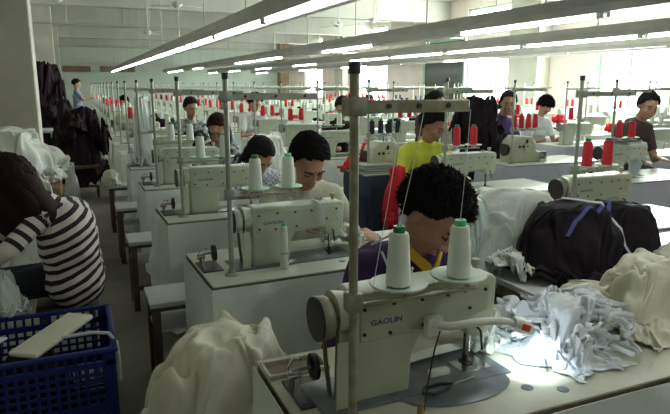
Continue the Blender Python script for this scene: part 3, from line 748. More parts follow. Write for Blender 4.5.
def scraps():
    m = MB(); rr = random.Random(3)
    for k in range(150):
        a = rr.uniform(0, 2 * PI); q = math.sqrt(rr.random()); cx = 1.37 + .19 * q * math.cos(a); cy = 1.33 + .155 * q * math.sin(a)
        hmax = .145 * (1 - q * q) ** .8; cz = .768 + (.75 + .35 * rr.random()) * hmax
        L = rr.uniform(.05, .13); th = rr.uniform(0, 2 * PI); cur = rr.uniform(-18, 18); pts = []; p = Vector((cx, cy, cz)); dz = rr.uniform(-.3, .4)
        n = 9
        for i in range(n):
            pts.append(p.copy()); th += cur * L / n
            p = p + Vector((math.cos(th), math.sin(th), dz * math.sin(i * .9 + k))) * L / n
            p.z = max(p.z, .766)
        m.ribbon(pts, rr.uniform(.010, .020), .0010, Vector((rr.uniform(-1, 1), rr.uniform(-1, 1), rr.uniform(.2, 1))))
    tag(m.build('fabric_scraps', 'scrap', auto=False), 'loose pile of white interfacing scraps lit by the work lamp', 'scraps', kind='stuff')
scraps()
cloth('crumple', 'interfacing_pile', 'white crumpled interfacing pile under the loose scraps right of the lamp', 'cloth', (1.37, 1.34, .762), (.20, .15), .16, 'scrap', .5, sub=1)
cloth('wide', 'interfacing_pile', 'thin white interfacing spread at the near side of the scrap pile', 'cloth', (1.27, 1.26, .762), (.16, .12), .06, 'scrap', 1.9, sub=1)
cloth('crumple', 'cloth_heap', 'white gathered cloth under the lamp at the needle of the nearest machine', 'cloth', (1.13, 1.44, .768), (.12, .10), .10, 'white_cloth', .4, sub=1)
cloth('wide', 'cloth_heap', 'thin white cloth spread right of the interfacing scraps', 'cloth', (1.55, 1.44, .762), (.17, .11), .05, 'white_cloth', .2, sub=1)
# white scraps behind (near bag)
cloth('crumple', 'cloth_heap', 'small white cloth under the needle of the second aisle-side machine', 'cloth', (1.17, 2.66, .768), (.11, .08), .11, 'white_cloth', 2.)
# aisle-side heaps and other tables
cloth('tall', 'cloth_heap', 'white cloth pile on the fourth aisle-side table, behind the cream-shirted worker', 'cloth', (1.52, 5.05, .762), (.38, .24), .36, 'white_cloth', .9)
b = empty('work_bag', (.63, 6.25, .762), 0, 'tall white cloth bag hanging from a stand in the aisle-side column', 'bag')
bd_ = cloth('tall', 'bag_body', None, None, (0, 0, 0), (.15, .13), .68, 'whitebag', 1.1, sub=1); bd_.parent = b
MB().tube([(0.02, 0, .60), (.01, -.01, .70), (-.02, -.03, .75)], .006).build('string', 'strap', b)

def garment(c, r, m, seed, label, name='garment_pile', cat='garments', kind='tall', sub=0, **k): return cloth(kind, name, label, cat, (c[0], c[1], c[2] + .002), (r[0], r[1]), r[2], m, seed * .7)
def stack(c, r, h, n, m, seed, labels):
    for k in range(n):
        z = c[2] + .002 + k * (h * .72 / n if n > 1 else 0)
        cloth('tall' if k % 2 == 0 else 'crumple', 'garment_pile', labels[k], 'garments', (c[0] + .05 * math.sin(seed + k * 2.3), c[1] + .04 * math.cos(seed + k), z), (r[0] * (1 - .1 * k), r[1] * (1 - .1 * k)), h / n * 1.35 if k < n - 1 else h - z + c[2], m, seed + k * 1.7)
LV = ['lowest', 'middle', 'upper', 'topmost']
stack((4.15, 5.56, .50), (.32, .20), .92, 2, 'black_cloth', 41, ['lower half of the tall black garment heap left of the boy', 'top half of the tall black garment heap left of the boy'])
garment((4.40, 5.52, .502), (.20, .12), 'black_cloth', 42, 'low black garment heap on the bench just before the boy') if False else garment((4.42, 5.50, .50), (.22, .12, .50), 'black_cloth', 42, 'low black garment heap on the bench just before the boy')
garment((2.42, 5.15, .76), (.15, .12, .12), 'red_cloth', 43, 'red garments beside the overlock machine of the second column')
stack((2.42, 4.27, 0), (.15, .15), .90, 3, 'red_cloth', 44, ['red garments at the bottom of the red heap left of the worker in yellow', 'red garments in the middle of the heap left of the worker in yellow', 'red garments topping the heap left of the worker in yellow'])
garment((3.1, 6.2, .76), (.18, .12, .14), 'red_cloth', 46, 'red cloth by the machine of the fifth table, second column')
garment((1.15, 3.10, .30), (.5, .1, .25), 'black_cloth', 47, 'dark cloth on the bench behind the second aisle-side table') if False else None
g = MB()
f = empty('folded_cloth_stack', (2.34, 4.80, .76), .05, 'stack of grey folded cloths on the fourth table of the second column', 'cloth')
for k in range(4): MB().box(-.02 + .01 * (k % 2), .33 - .012 * k, -.02, .22, .022 * k, .022 * k + .02, .008, 3).build('folded_cloth', 'grey_cloth', f)
g.bm.free()
sk = skirt_mesh(W=.36, D=.4, seed=3, drop=.6).build('table_skirt', 'drapedark'); sk.location = (2.335, 4.77, 0)
tag(sk, 'dark navy cloth hanging below the grey folded stack', 'cloth skirt')
# lacy white cloth draped over the machine by the girl in brown
m = MB(); bm = m.bm; gr = []
for i in range(30):
    row = []
    for j in range(14):
        u = i / 29; v = j / 13
        x = 4.08 + .5 * u; s_ = v * .42
        if s_ < .12: y, z = 3.88 - s_ , 1.062
        else: y, z = 3.76 - .012 * math.sin(i * .9) - .01, 1.062 - (s_ - .12) * (.75 + .3 * math.sin(i * .35))
        row.append(bm.verts.new((x, y + .008 * math.sin(i * .7), z)))
    gr.append(row)
for i in range(29):
    for j in range(13): bm.faces.new((gr[i][j], gr[i+1][j], gr[i+1][j+1], gr[i][j+1]))
bmesh.ops.solidify(bm, geom=bm.faces[:], thickness=.003)
tag(m.build('lace_cloth', 'whitec', auto=False), 'white lace cloth draped over the machine before the girl in brown', 'cloth')

# the left side: garments, desk, cloth
stack((.05, 9.2, .16), (.36, .34), 1.08, 2, 'maroon', 51, ['lower maroon garments hanging over the stool in the aisle', 'upper maroon garments heaped over the stool in the aisle'])
st = empty('stool', (.05, 9.1, 0), 0, 'wooden stool in the aisle carrying the dark maroon garments', 'stool')
MB().box(-.22, .22, -.2, .2, .42, .46, .008).build('seat', 'stoolwood', st)
for x in (-.19, .16):
    for y in (-.17, .14): MB().box(x, x + .03, y, y + .03, 0, .42).build('leg', 'stoolwood', st, smooth=False)
MB().box(-.19, .19, -.165, -.15, .15, .18).build('stretcher', 'stoolwood', st, smooth=False)
stack((-.50, 13.6, 0), (.42, .45), 2.0, 4, 'maroon', 52, ['%s part of the tall dark garment stack at the left of the aisle' % q for q in LV])
stack((-.17, 11.2, 0), (.24, .3), 1.30, 3, 'black_cloth', 53, ['%s part of the black garment stack between desk and aisle heap' % q for q in (LV[0], LV[1], LV[3])])
garment((-.10, 8.55, 0), (.10, .10, .55), 'whitec', 55, 'pale grey cloth hanging from the heap on the aisle stool', sub=4)
d = empty('desk', (-.80, 11.6, 0), 0, 'small white-topped desk behind the left pillar', 'desk')
MB().box(0, .45, 0, .8, .73, .77, .005).build('desktop', 'stooltop', d)
for x in (.02, .39):
    for y in (.03, .73): MB().box(x, x + .04, y, y + .04, 0, .73).build('leg', 'stooltop', d, smooth=False)
cloth('tall', 'cloth_heap', 'large pile of white tulle in front of the left pillar', 'cloth', (-.50, 5.9, .702), (.42, .38), .48, 'white_cloth', .4, sub=1)
cloth('wide', 'cloth_heap', 'white tulle tumbling off the near side of the left pile', 'cloth', (-.38, 5.05, 0), (.26, .36), .86, 'white_cloth', 1.2, sub=1)
bx = MB().box(-1.05, -.16, 5.5, 6.3, 0, .70, .004).build('cardboard_box', 'cardboard', smooth=False); tag(bx, 'brown cardboard box under the white tulle pile at left', 'box')

# ================================================================= benches behind the tables
def bench(x, y, w, label, group='work benches'):
    r = empty('bench', (x, y, 0), 0, label, 'bench', group)
    MB().box(0, w, 0, .29, .475, .50, .004).build('seat', 'stooltop', r)
    MB().box(.005, w - .005, .005, .285, .455, .475).build('seat_edge', 'stoolwood', r, smooth=False)
    for a, b in ((.01, .01), (w - .05, .01), (.01, .24), (w - .05, .24)): MB().box(a, a + .04, b, b + .04, 0, .455, .003).build('leg', 'stoolwood', r)
    MB().box(.02, w - .02, .02, .27, .34, .352).build('shelf', 'stooltop', r, smooth=False)
    MB().box(.03, w - .03, .012, .03, .15, .18).build('stretcher', 'stoolwood', r, smooth=False)
    return r
P_b = bench(.265, 2.90, 1.0, 'white-topped wooden bench between the second and third aisle-side tables')
for n in range(3, 6): dup(P_b, (.27, rowy(n) + .64, 0), 0, 'white-topped bench just behind the sewing table ' + place('A', n))
for n in (2, 3, 4): dup(P_b, (2.4, rowy(n) + .64, 0), 0, 'bench just behind the sewing table ' + place('B', n))
for n in (3, 4, 5): dup(P_b, (4.0, rowy(n) + .64, 0), 0, 'bench just behind the sewing table ' + place('C', n))
dup(P_b, (.62, 1.78, 0), 0, 'bench the purple-shirted worker sits on')
P_b['group'] = 'work benches'

# ================================================================= blue basket
bk = empty('laundry_basket', (-.62, 2.47, 0), 0, 'large blue perforated plastic basket at the lower left', 'basket')
W, D, Hh = .69, .52, .50
def wall(mx, L):
    m = MB(); n = max(6, int(L / .036)); zs = [.06, .20, .33, .455]
    for k in range(n + 1): x = L * k / n; m.box(x - .006, x + .006, -.004, .004, .03, Hh - .02, mx=mx)
    for k in range(int((Hh - .08) / .034)): z = .05 + .034 * k; m.box(0, L, -.0035, .0035, z - .006, z + .006, mx=mx)
    m.box(0, L, -.006, .006, 0, .05, mx=mx); m.box(0, L, -.007, .007, Hh - .075, Hh - .055, mx=mx); m.box(0, L, -.006, .006, .22, .255, mx=mx)
    m.box(-.005, .03, -.007, .007, 0, Hh, mx=mx); m.box(L - .03, L + .005, -.007, .007, 0, Hh, mx=mx)
    return m
for nm, mx, L in (('side', Matrix.Identity(4), W), ('side', Matrix.Translation((0, D, 0)), W), ('side', Matrix.Rotation(PI/2, 4, 'Z'), D), ('side', Matrix.Translation((W, 0, 0)) @ Matrix.Rotation(PI/2, 4, 'Z'), D)):
    wall(mx, L).build('basket_side', 'bluepl', bk, smooth=False)
MB().box(-.015, W + .015, -.018, .006, Hh - .02, Hh, .005).box(-.015, W + .015, D - .006, D + .018, Hh - .02, Hh, .005).box(-.018, .006, -.015, D + .015, Hh - .02, Hh, .005).box(W - .006, W + .018, -.015, D + .015, Hh - .02, Hh, .005).build('rim', 'bluepl', bk)
MB().box(0, W, 0, D, 0, .012).build('basket_bottom', 'bluepl', bk, smooth=False)
cloth('wide', 'garment_pile', 'dark clothes filling the blue basket', 'garments', (-.275, 2.73, .014), (.26, .19), .40, 'maroon', 0)
mx = Matrix.Translation((-.155, 2.66, .515)) @ Matrix.Rotation(.95, 4, 'Z') @ Matrix.Rotation(-.06, 4, 'Y')
pd = MB().box(-.19, .19, -.065, .065, -.01, .012, .009, 3, mx=mx)
pd.bm.verts.ensure_lookup_table()
tag(pd.build('folded_lining', 'cream_cloth'), 'cream folded lining pad lying across the blue basket rim', 'cloth')
tag(MB().tube([(-.22, 2.62, .51), (-.1, 2.6, .52), (0, 2.59, .525), (.06, 2.57, .52), (.088, 2.55, .48), (.092, 2.53, .40), (.09, 2.50, .33)], .008, 8).build('rope', 'strap'), 'white rope draped over the right rim of the blue basket', 'rope')
tag(MB().ribbon([(-.6, 2.75, .52), (-.5, 2.72, .528), (-.42, 2.70, .525), (-.34, 2.66, .52)], .05, .006, Vector((0, 1, 0))).build('white_tape', 'strap'), 'white folded tape on the left part of the basket rim', 'tape')

# ================================================================= people
def hand(b, wrist, fwd, nrm, side=1, s=1., curl=.35):
    fwd = Vector(fwd).normalized(); nrm = Vector(nrm); nrm = (nrm - fwd * nrm.dot(fwd)).normalized(); lat = fwd.cross(nrm) * side
    w = Vector(wrist)
    mid = w + fwd * .045 * s
    for k in range(4):
        o = (k - 1.5) * .019 * s
        kn = w + fwd * (.082 - abs(k - 1.2) * .005) * s + lat * o
        b.cap(w + lat * o * .6, kn, .014 * s, .0105 * s, 8)
        L = (.040, .046, .043, .034)[k] * s; d1 = (fwd - nrm * curl * .6 + lat * (k - 1.5) * .06).normalized(); d2 = (fwd - nrm * curl * 1.9).normalized()
        p1 = kn + d1 * L; p2 = p1 + d2 * L * .75
        b.cap(kn, p1, .0092 * s, .0082 * s, 8); b.cap(p1, p2, .0082 * s, .007 * s, 8)
    t0 = w + fwd * .02 * s - lat * .022 * s; t1 = t0 + (fwd * .6 - lat * .75 - nrm * .3).normalized() * .04 * s; t2 = t1 + (fwd * .9 - lat * .25 - nrm * .3).normalized() * .032 * s
    b.cap(t0, t1, .013 * s, .011 * s, 8); b.cap(t1, t2, .010 * s, .008 * s, 8)

def head_parts(b, H, s=1.):
    S = H @ Matrix.Scale(s, 4)
    b.ball((0, .012, .02), (.076, .096, .092), 20, S); b.ball((0, -.02, -.03), (.062, .07, .085), 18, S)
    b.ball((0, -.045, -.092), (.033, .034, .026), 12, S); b.ball((0, -.072, .022), (.048, .022, .016), 12, S)
    for q in (-1, 1):
        b.ball((.034 * q, -.066, -.032), (.024, .022, .026), 10, S); b.ball((.078 * q, .012, -.015), (.010, .018, .031), 10, S)
        b.ball((.031 * q, -.076, -.002), (.015, .010, .009), 8, S)
        b.ball((.012 * q, -.098, -.040), (.009, .010, .007), 8, S)
    b.ball((0, -.093, -.018), (.009, .014, .026), 10, S); b.ball((0, -.104, -.036), (.012, .012, .010), 10, S)
    b.ball((0, -.084, -.066), (.022, .014, .006), 10, S); b.ball((0, -.082, -.076), (.019, .014, .006), 10, S)

def hair_mesh(H, style, s, m, parent, off, seed=1, tuft=0.):
    bm = bmesh.new(); bmesh.ops.create_icosphere(bm, subdivisions=5, radius=1)
    kill = []
    R = (.087, .108, .105)
    for v in bm.verts:
        d = v.co.copy(); z = d.z; y = d.y; x = d.x
        p = Vector((d.x * R[0], .016 + d.y * R[1], .024 + d.z * R[2]))
        n = fbm(d * 4 + Vector((seed, 0, 0)), 3)
        hl = (.60 if seed != 3 else .46) - .25 * abs(x) + n * .09 if style != 'bangs' else .25 + n * .1
        low = -.95 if style == 'veil' else -.15 if y < .1 else (-.62 if style == 'short' else -1.)
        if style == 'short' and y < .1: low = -.12 - .5 * max(0, y + .25)
        face = style != 'veil' and (y < -.12 and z < hl - (0 if abs(x) < .75 else .5 * (abs(x) - .75) * 4))
        if face or z < low: kill.append(v)
        v.co = p * (1 + .05 * n) + d * (.006 * ridge(Vector((d.x * 9, d.y * 9, d.z * 2)), 2))
    bmesh.ops.delete(bm, geom=kill, context='VERTS')
    bmesh.ops.recalc_face_normals(bm, faces=bm.faces)
    bm.normal_update()
    rr = random.Random(seed); tf = []
    if tuft:
        for f in bm.faces:
            if rr.random() < .55: tf.append((f.calc_center_median(), f.normal.copy()))
    bmesh.ops.solidify(bm, geom=bm.faces[:], thickness=.012)
    b = MB(); b.bm.free(); b.bm = bm
    if tf:
        t = bmesh.new()
        for c_, n_ in tf:
            dd = (n_ + Vector((rr.uniform(-.5, .5), rr.uniform(-.5, .5), rr.uniform(-.5, .5))) + Vector((0, 0, .15))).normalized()
            L = tuft * rr.uniform(.5, 1.2); o1 = dd.orthogonal().normalized() * .0035; o2 = dd.cross(o1).normalized() * .0035
            bend = Vector((rr.uniform(-1, 1), rr.uniform(-1, 1), rr.uniform(-1, .3))) * L * .25
            base = [t.verts.new(c_ + o1), t.verts.new(c_ - o1 * .5 + o2), t.verts.new(c_ - o1 * .5 - o2)]
            md_ = [t.verts.new(c_ + dd * L * .6 + q * .7 + bend * .3) for q in (o1, -o1 * .5 + o2, -o1 * .5 - o2)]
            tip = t.verts.new(c_ + dd * L + bend)
            for k in range(3):
                k2 = (k + 1) % 3; t.faces.new((base[k], base[k2], md_[k2], md_[k])); t.faces.new((md_[k], md_[k2], tip))
        b.join(t)
    if style in ('long', 'bangs', 'veil'):
        t = MB()
        t.ball((0, .055, -.03), (.084, .062, .11), 20); t.ball((0, .065, -.12), (.082, .045, .13), 20)
        for q in (-1, 1): t.ball((.07 * q, .03, -.07), (.025, .045, .12), 14)
        if style == 'veil': t.ball((.04, -.03, -.07), (.055, .07, .13), 18); t.ball((-.03, -.03, -.07), (.055, .07, .13), 18)
        for v in t.bm.verts: v.co += v.co.normalized() * .006 * ridge(Vector((v.co.x * 60, v.co.y * 60, v.co.z * 9)), 2)
        b.join(t.bm)
    if style == 'pony':
        t = MB(); t.ball((0, .12, .02), (.035, .035, .035)); t.cap((0, .13, .02), (0, .16, -.12), .03, .015); b.join(t.bm)
    bmesh.ops.transform(b.bm, matrix=H @ Matrix.Scale(s, 4), verts=b.bm.verts)
    return b.build('hair', m, parent, auto=False, off=off)

def person(label, base, J, top, skin='skin', hair=('short', 'hair', 0.), pants='denim', voxel=.007, hs=1., seed=1, group=None, sleeve='short', band=None, face=True, hands=True, wr=.007, head_rot=(0, 0, 0), girth=1.):
    """J: joints in world coordinates: hip, chest, neck, head (centre), shL/shR, elL/elR, wrL/wrR, hdL/hdR directions, knL.., anL.."""
    r = empty('person', base, 0, label, 'person', group); off = Vector(base)
    J = {k: Vector(v) for k, v in J.items()}
    H = Matrix.Translation(J['head']) @ Euler(head_rot, 'XYZ').to_matrix().to_4x4()
    g = girth
    b = MB(); head_parts(b, H, hs)
    b.cap(J['neck'], J['head'] + H.to_3x3() @ Vector((0, .02, -.04)), .052, .050, 14)
    up = (J['chest'] - J['hip']).normalized()
    def torso(b, e):
        b.cap(J['hip'], J['hip'] + up * .12, .12 * g + e, .115 * g + e, 16)
        ax = (J['shL'] - J['shR']).normalized()
        for f, wd, dp in ((0, .085, .115), (.35, .07, .112), (.7, .09, .115), (1., .105, .112)):
            c_ = J['hip'].lerp(J['chest'], f); b.cap(c_ - ax * wd * .8 * g, c_ + ax * wd * .8 * g, dp * g + e, dp * g + e, 14)
        b.cap(J['chest'], J['neck'] - (J['neck'] - J['chest']).normalized() * .045, .10 * g + e, .062 + e, 14)
        for q in 'LR': b.cap(J['sh' + q], J['chest'].lerp(J['neck'], .45), .058 + e, .075 + e, 12)
    torso(b, -.012)
    for q in 'LR':
        b.cap(J['sh' + q], J['el' + q], .046, .038, 12); b.cap(J['el' + q], J['wr' + q], .037, .025, 12)
        if hands: hand(b, J['wr' + q], J['hd' + q], J.get('nm' + q, Vector((0, 0, 1))), 1 if q == 'L' else -1)
        else: b.ball(J['wr' + q], .035)
        b.cap(J['hip'] + (J['kn' + q] - J['hip']).normalized() * .06, J['kn' + q], .08, .055, 12); b.cap(J['kn' + q], J['an' + q], .05, .035, 12)
        b.cap(J['an' + q], J['an' + q] + Vector(J.get('ft', (0, -.15, -.03))), .035, .03, 10)
    bd = remesh(b.build('body', skin, r, off=off), voxel)
    # shirt
    b = MB(); torso(b, .002)
    for q in 'LR':
        e = J['sh' + q].lerp(J['el' + q], .62 if sleeve == 'short' else 1.)
        b.cap(J['sh' + q], e, .060, .054 if sleeve == 'short' else .046, 14)
        if sleeve == 'long': b.cap(e, J['el' + q].lerp(J['wr' + q], .86), .046, .036, 12)
        if sleeve == 'three': b.cap(e, J['el' + q].lerp(J['wr' + q], .35), .046, .046, 12)
    sh = remesh(b.build('shirt', top, r, off=off), max(voxel, .009), 3)
    for v in sh.data.vertices:
        w = v.co + off
        v.co += v.normal * (.006 * fbm(Vector((w.x * 9, w.y * 9, w.z * 5)), 3) + .005 * (ridge(w * 7 + Vector((seed, 0, 0)), 2) - 1))
    if band:
        at = sh.data.attributes.new('band', 'FLOAT', 'POINT')
        for i, v in enumerate(sh.data.vertices): at.data[i].value = band(v.co + off, J)
    # trousers
    b = MB(); b.cap(J['hip'] - up * .02, J['hip'] + up * .06, .125 * g, .12 * g, 14)
    for q in 'LR':
        b.cap(J['hip'], J['kn' + q], .095, .068, 12); b.cap(J['kn' + q], J['an' + q].lerp(J['kn' + q], .1), .064, .052, 12)
    remesh(b.build('trousers', pants, r, off=off), .014)
    b = MB()
    for q in 'LR':
        f0 = J['an' + q]; ft = Vector(J.get('ft', (0, -.15, -.03))); b.cap(f0 + Vector((0, 0, -.02)), f0 + ft, .045, .035, 10)
    b.build('shoes', 'black', r, off=off)
    hair_mesh(H, hair[0], hs, hair[1], r, off, seed, hair[2])
    if face:
        S = H @ Matrix.Scale(hs, 4)
        for q in (-1, 1):
            MB().tube([S @ Vector((.017 * q, -.0835, -.004)), S @ Vector((.031 * q, -.089, -.007)), S @ Vector((.046 * q, -.0765, -.003))], .0022 * hs, 6).build('eye', 'hair', r, off=off)
            MB().tube([S @ Vector((.013 * q, -.096, .017)), S @ Vector((.031 * q, -.094, .024)), S @ Vector((.050 * q, -.080, .018))], .0032 * hs, 6).build('eyebrow', 'hair', r, off=off)
        MB().tube([S @ Vector((-.02, -.091, -.071)), S @ Vector((0, -.0985, -.070)), S @ Vector((.02, -.091, -.071))], .0022 * hs, 6).build('mouth', 'lip', r, off=off)
    return r

def seated(x, y, head, lean=.18, sw=.165, handL=None, handR=None, seat=.52, table=.80):
    """a worker behind a table, facing the camera side (-Y); their right hand is at -X"""
    hip = Vector((x, y + .02, seat + .11)); head = Vector(head)
    neck = head + Vector(((x - head.x) * .15, .075, -.125)); chest = hip.lerp(neck, .68) + Vector((0, .045, 0))
    up = (neck - chest).normalized()
    J = dict(hip=hip, chest=chest, neck=neck, head=head)
    c_ = chest.lerp(neck, .42)
    hl = Vector(handL or (x + .12, y - .36, table)); hr = Vector(handR or (x - .12, y - .36, table))
    for q, sx, hd in (('L', 1, hl), ('R', -1, hr)):
        sh = c_ + Vector((sx * sw, .0, -.01)); J['sh' + q] = sh
        d = hd - sh; L = min(d.length, .50); mid = sh + d * .5; bend = math.sqrt(max(.0, .265 ** 2 - (d.length / 2) ** 2)) if d.length < .53 else .0
        el = mid + Vector((sx * .45, .15, -1)).normalized() * bend
        J['el' + q] = el; J['wr' + q] = hd; f_ = (hd - el); J['hd' + q] = Vector((f_.x * .7, f_.y, f_.z * .25)).normalized()
        J['kn' + q] = Vector((x + sx * .12, y - .36, seat + .04)); J['an' + q] = Vector((x + sx * .11, y - .38, .09))
    return J

# the purple-shirted worker at the nearest machine
J = seated(1.02, 1.93, (1.105, 1.72, 1.115), handL=(1.04, 1.69, .80), handR=(.84, 1.69, .80), sw=.175)
pr = person('person in a purple shirt with yellow collar bending over the nearest machine', (1.02, 1.93, 0), J, 'purple', 'skin', ('short', 'hair', .015), hs=1.17, seed=3, head_rot=(.80, .12, .62), sleeve='long')
# collar and neck placket
b = MB(); n0 = J['neck'] - Vector((1.02, 1.93, 0))
b.ribbon([n0 + Vector((-.085, .01, .02)), n0 + Vector((-.07, -.055, -.0)), n0 + Vector((-.02, -.095, -.055)), n0 + Vector((.0, -.105, -.09))], .035, .006, Vector((.3, -.3, 1)))
b.ribbon([n0 + Vector((.085, .01, .02)), n0 + Vector((.07, -.055, -.0)), n0 + Vector((.025, -.095, -.055)), n0 + Vector((.0, -.105, -.09))], .035, .006, Vector((-.3, -.3, 1)))
b.build('collar', 'yellowc', pr)
b = MB(); b.ribbon([n0 + Vector((-.16, -.03, .0)), n0 + Vector((-.15, -.075, -.06)), n0 + Vector((-.145, -.10, -.16))], .008, .003, Vector((1, 0, 0))); b.ribbon([n0 + Vector((-.17, .03, .01)), n0 + Vector((-.11, .0, .045)), n0 + Vector((-.075, .0, .05))], .007, .003, Vector((0, 0, 1))); b.build('piping', 'strap', pr)

# the cream-shirted worker at the second machine
J = seated(1.17, 3.20, (1.130, 2.98, 1.150), handL=(1.34, 2.72, .80), handR=(.99, 2.735, .865), sw=.18)
J['elR'] = Vector((.86, 2.93, .90)); J['hdR'] = Vector((.75, -.3, -.08)); 
person('person in a cream t-shirt looking down at the second aisle-side machine', (1.17, 3.20, 0), J, 'tee', 'skin2', ('short', 'hair', .008), hs=1.14, seed=5, head_rot=(.70, .0, -.02), girth=1.08)

# the woman in stripes beside the basket
def band_f(p, J):
    a = J['shR']; e = J['elR']; w = J['wrR']
    def dseg(p, a, b):
        t = max(0, min(1, (p - a).dot(b - a) / (b - a).length_squared)); return (p - a.lerp(b, t)).length, t
    d1, t1 = dseg(p, a, e); d2, t2 = dseg(p, e, w); dT, tT = dseg(p, J['hip'], J['neck'])
    d3, t3 = dseg(p, J['shL'], J['elL'])
    if d1 < .068 and t1 > .12: return 3.0 + t1 * (e - a).length
    if d2 < .06: return 3.0 + (e - a).length + t2 * (w - e).length
    if d3 < .068 and t3 > .15: return 5 + t3 * .3
    ax = (J['chest'] - J['hip']).normalized(); h = (p - J['hip']).dot(ax)
    return 1 + h - .38 * (p.x - J['hip'].x)
J = dict(hip=(-.065, 3.35, .56), chest=(-.085, 3.31, .84), neck=(-.205, 3.24, 1.015), head=(-.33, 3.18, 1.07),
         shR=(-.18, 3.13, .955), shL=(-.18, 3.45, .95), elR=(-.33, 3.03, .80), elL=(-.42, 3.5, .78), wrR=(-.50, 3.10, .70), wrL=(-.56, 3.4, .70),
         hdR=(-1, .2, -.2), hdL=(-1, -.1, -.2), knR=(-.50, 3.28, .54), knL=(-.50, 3.46, .54), anR=(-.50, 3.26, .09), anL=(-.50, 3.46, .09), ft=(-.15, 0, -.03))
w_ = person('person with long black hair in a black and white striped shirt beside the basket', (-.10, 3.37, 0), J, 'stripe', 'skin', ('veil', 'hairb', 0.), hs=1.24, seed=9, head_rot=(.55, 0, -PI/2), sleeve='long', band=band_f, face=False, girth=1.27)
t = empty('stool', (-.10, 3.37, 0), 0, 'low stool under the person in the striped shirt', 'stool')
MB().box(-.16, .14, -.15, .15, .40, .43, .006).build('seat', 'stoolwood', t)
for x in (-.14, .09):
    for y in (-.13, .1): MB().box(x, x + .03, y, y + .03, 0, .40).build('leg', 'stoolwood', t, smooth=False)
cloth('tall', 'plastic_bag', 'crumpled clear bag held in the lap of the striped person', 'bag', (-.40, 3.10, .50), (.13, .11), .20, 'plastic', 2.)

def worker(label, x, y, headz, top, hair=('short', 'hair', 0.), rot=(.35, 0, 0), hx=0., hy=-.20, skin='skin2', voxel=.011, seed=1, hs=1.06, **k):
    J = seated(x, y, (x + hx, y + hy, headz - .115 * hs), **k)
    return person(label, (x, y, 0), J, top, skin, hair, voxel=voxel, seed=seed, head_rot=rot, hs=hs, hands=voxel < .012, group=None)

J = seated(2.72, 4.45, (2.72, 4.27, 1.225), handL=(2.86, 4.05, .82), handR=(2.44, 4.10, .84), sw=.185)
person('person in a yellow-green shirt behind the third machine of the second column', (2.72, 4.45, 0), J, 'yellow', 'skin', ('short', 'hair', .012), voxel=.01, seed=12, head_rot=(.5, 0, .5), hs=1.05, girth=1.15)
worker('person with black hair in a dotted white shirt, head bowed, third aisle-side machine', 1.22, 4.50, 1.17, 'dots', ('long', 'hair', 0.), rot=(.85, 0, .3), hy=-.28, seed=21)
worker('person with reddish brown hair bowed over the fourth aisle-side machine', 1.22, 5.72, 1.28, 'floral', ('long', 'hairb', 0.), rot=(.6, 0, -.5), hx=-.02, seed=22)
worker('boy with short black hair facing the camera behind the overlock machine', 4.52, 5.75, 1.47, 'purplec', rot=(.15, 0, -.55), seed=23, seat=.6)
worker('person with tied black hair behind the dark garments of the third column', 4.30, 6.9, 1.46, 'brownc', ('pony', 'hair', .0), rot=(.3, 0, .6), seed=24, seat=.6)
worker('girl in a brown top leaning behind the lace-covered machine', 5.12, 4.42, 1.475, 'brownc', ('short', 'hair', .0), rot=(.3, .1, -.35), seed=25, seat=.62, handL=(5.2, 4.1, .85), handR=(4.85, 4.05, .85))
worker('person with curly black hair bent over cloth before the pale wall', 6.15, 6.95, 1.38, 'whitec', ('short', 'hair', .025), rot=(1.0, 0, .0), seed=26, voxel=.014)
worker('person with black hair and dark top in the sixth row of the second column', 3.0, 6.95, 1.40, 'maroon', ('short', 'hair', .0), rot=(.5, 0, -.4), seed=27, voxel=.014)
worker('person with dark hair and a white top far along the second column', 2.62, 9.45, 1.40, 'whitec', ('short', 'hair', .03), rot=(.5, 0, .2), seed=28, voxel=.014)
worker('person with dark hair far along the aisle-side column', 1.42, 8.3, 1.38, 'floral', ('short', 'hair', .0), rot=(.3, 0, .3), seed=29, voxel=.014)
worker('person in a dark top at the ninth row of the third column', 4.9, 10.7, 1.42, 'denim', ('short', 'hair', .0), rot=(.5, 0, 0), seed=31, voxel=.014)
# standing man at the far end of the aisle
x, y = .10, 17.
J = dict(hip=(x, y, .92), chest=(x, y, 1.27), neck=(x, y, 1.46), head=(x + .01, y, 1.58), shL=(x - .02, y + .18, 1.39), shR=(x - .02, y - .18, 1.39),
         elL=(x + .15, y + .2, 1.18), elR=(x + .15, y - .2, 1.18), wrL=(x + .38, y + .15, 1.22), wrR=(x + .38, y - .15, 1.22), hdL=(1, 0, 0), hdR=(1, 0, 0),
         knL=(x, y + .1, .50), knR=(x, y - .1, .50), anL=(x, y + .1, .09), anR=(x, y - .1, .09), ft=(.15, 0, -.03))
person('person standing in pale blue shirt and dark trousers at the far end of the aisle', (x, y, 0), J, 'bluec', 'skin2', ('short', 'hair', 0.), voxel=.014, head_rot=(.3, 0, PI/2), hands=False, seed=33)

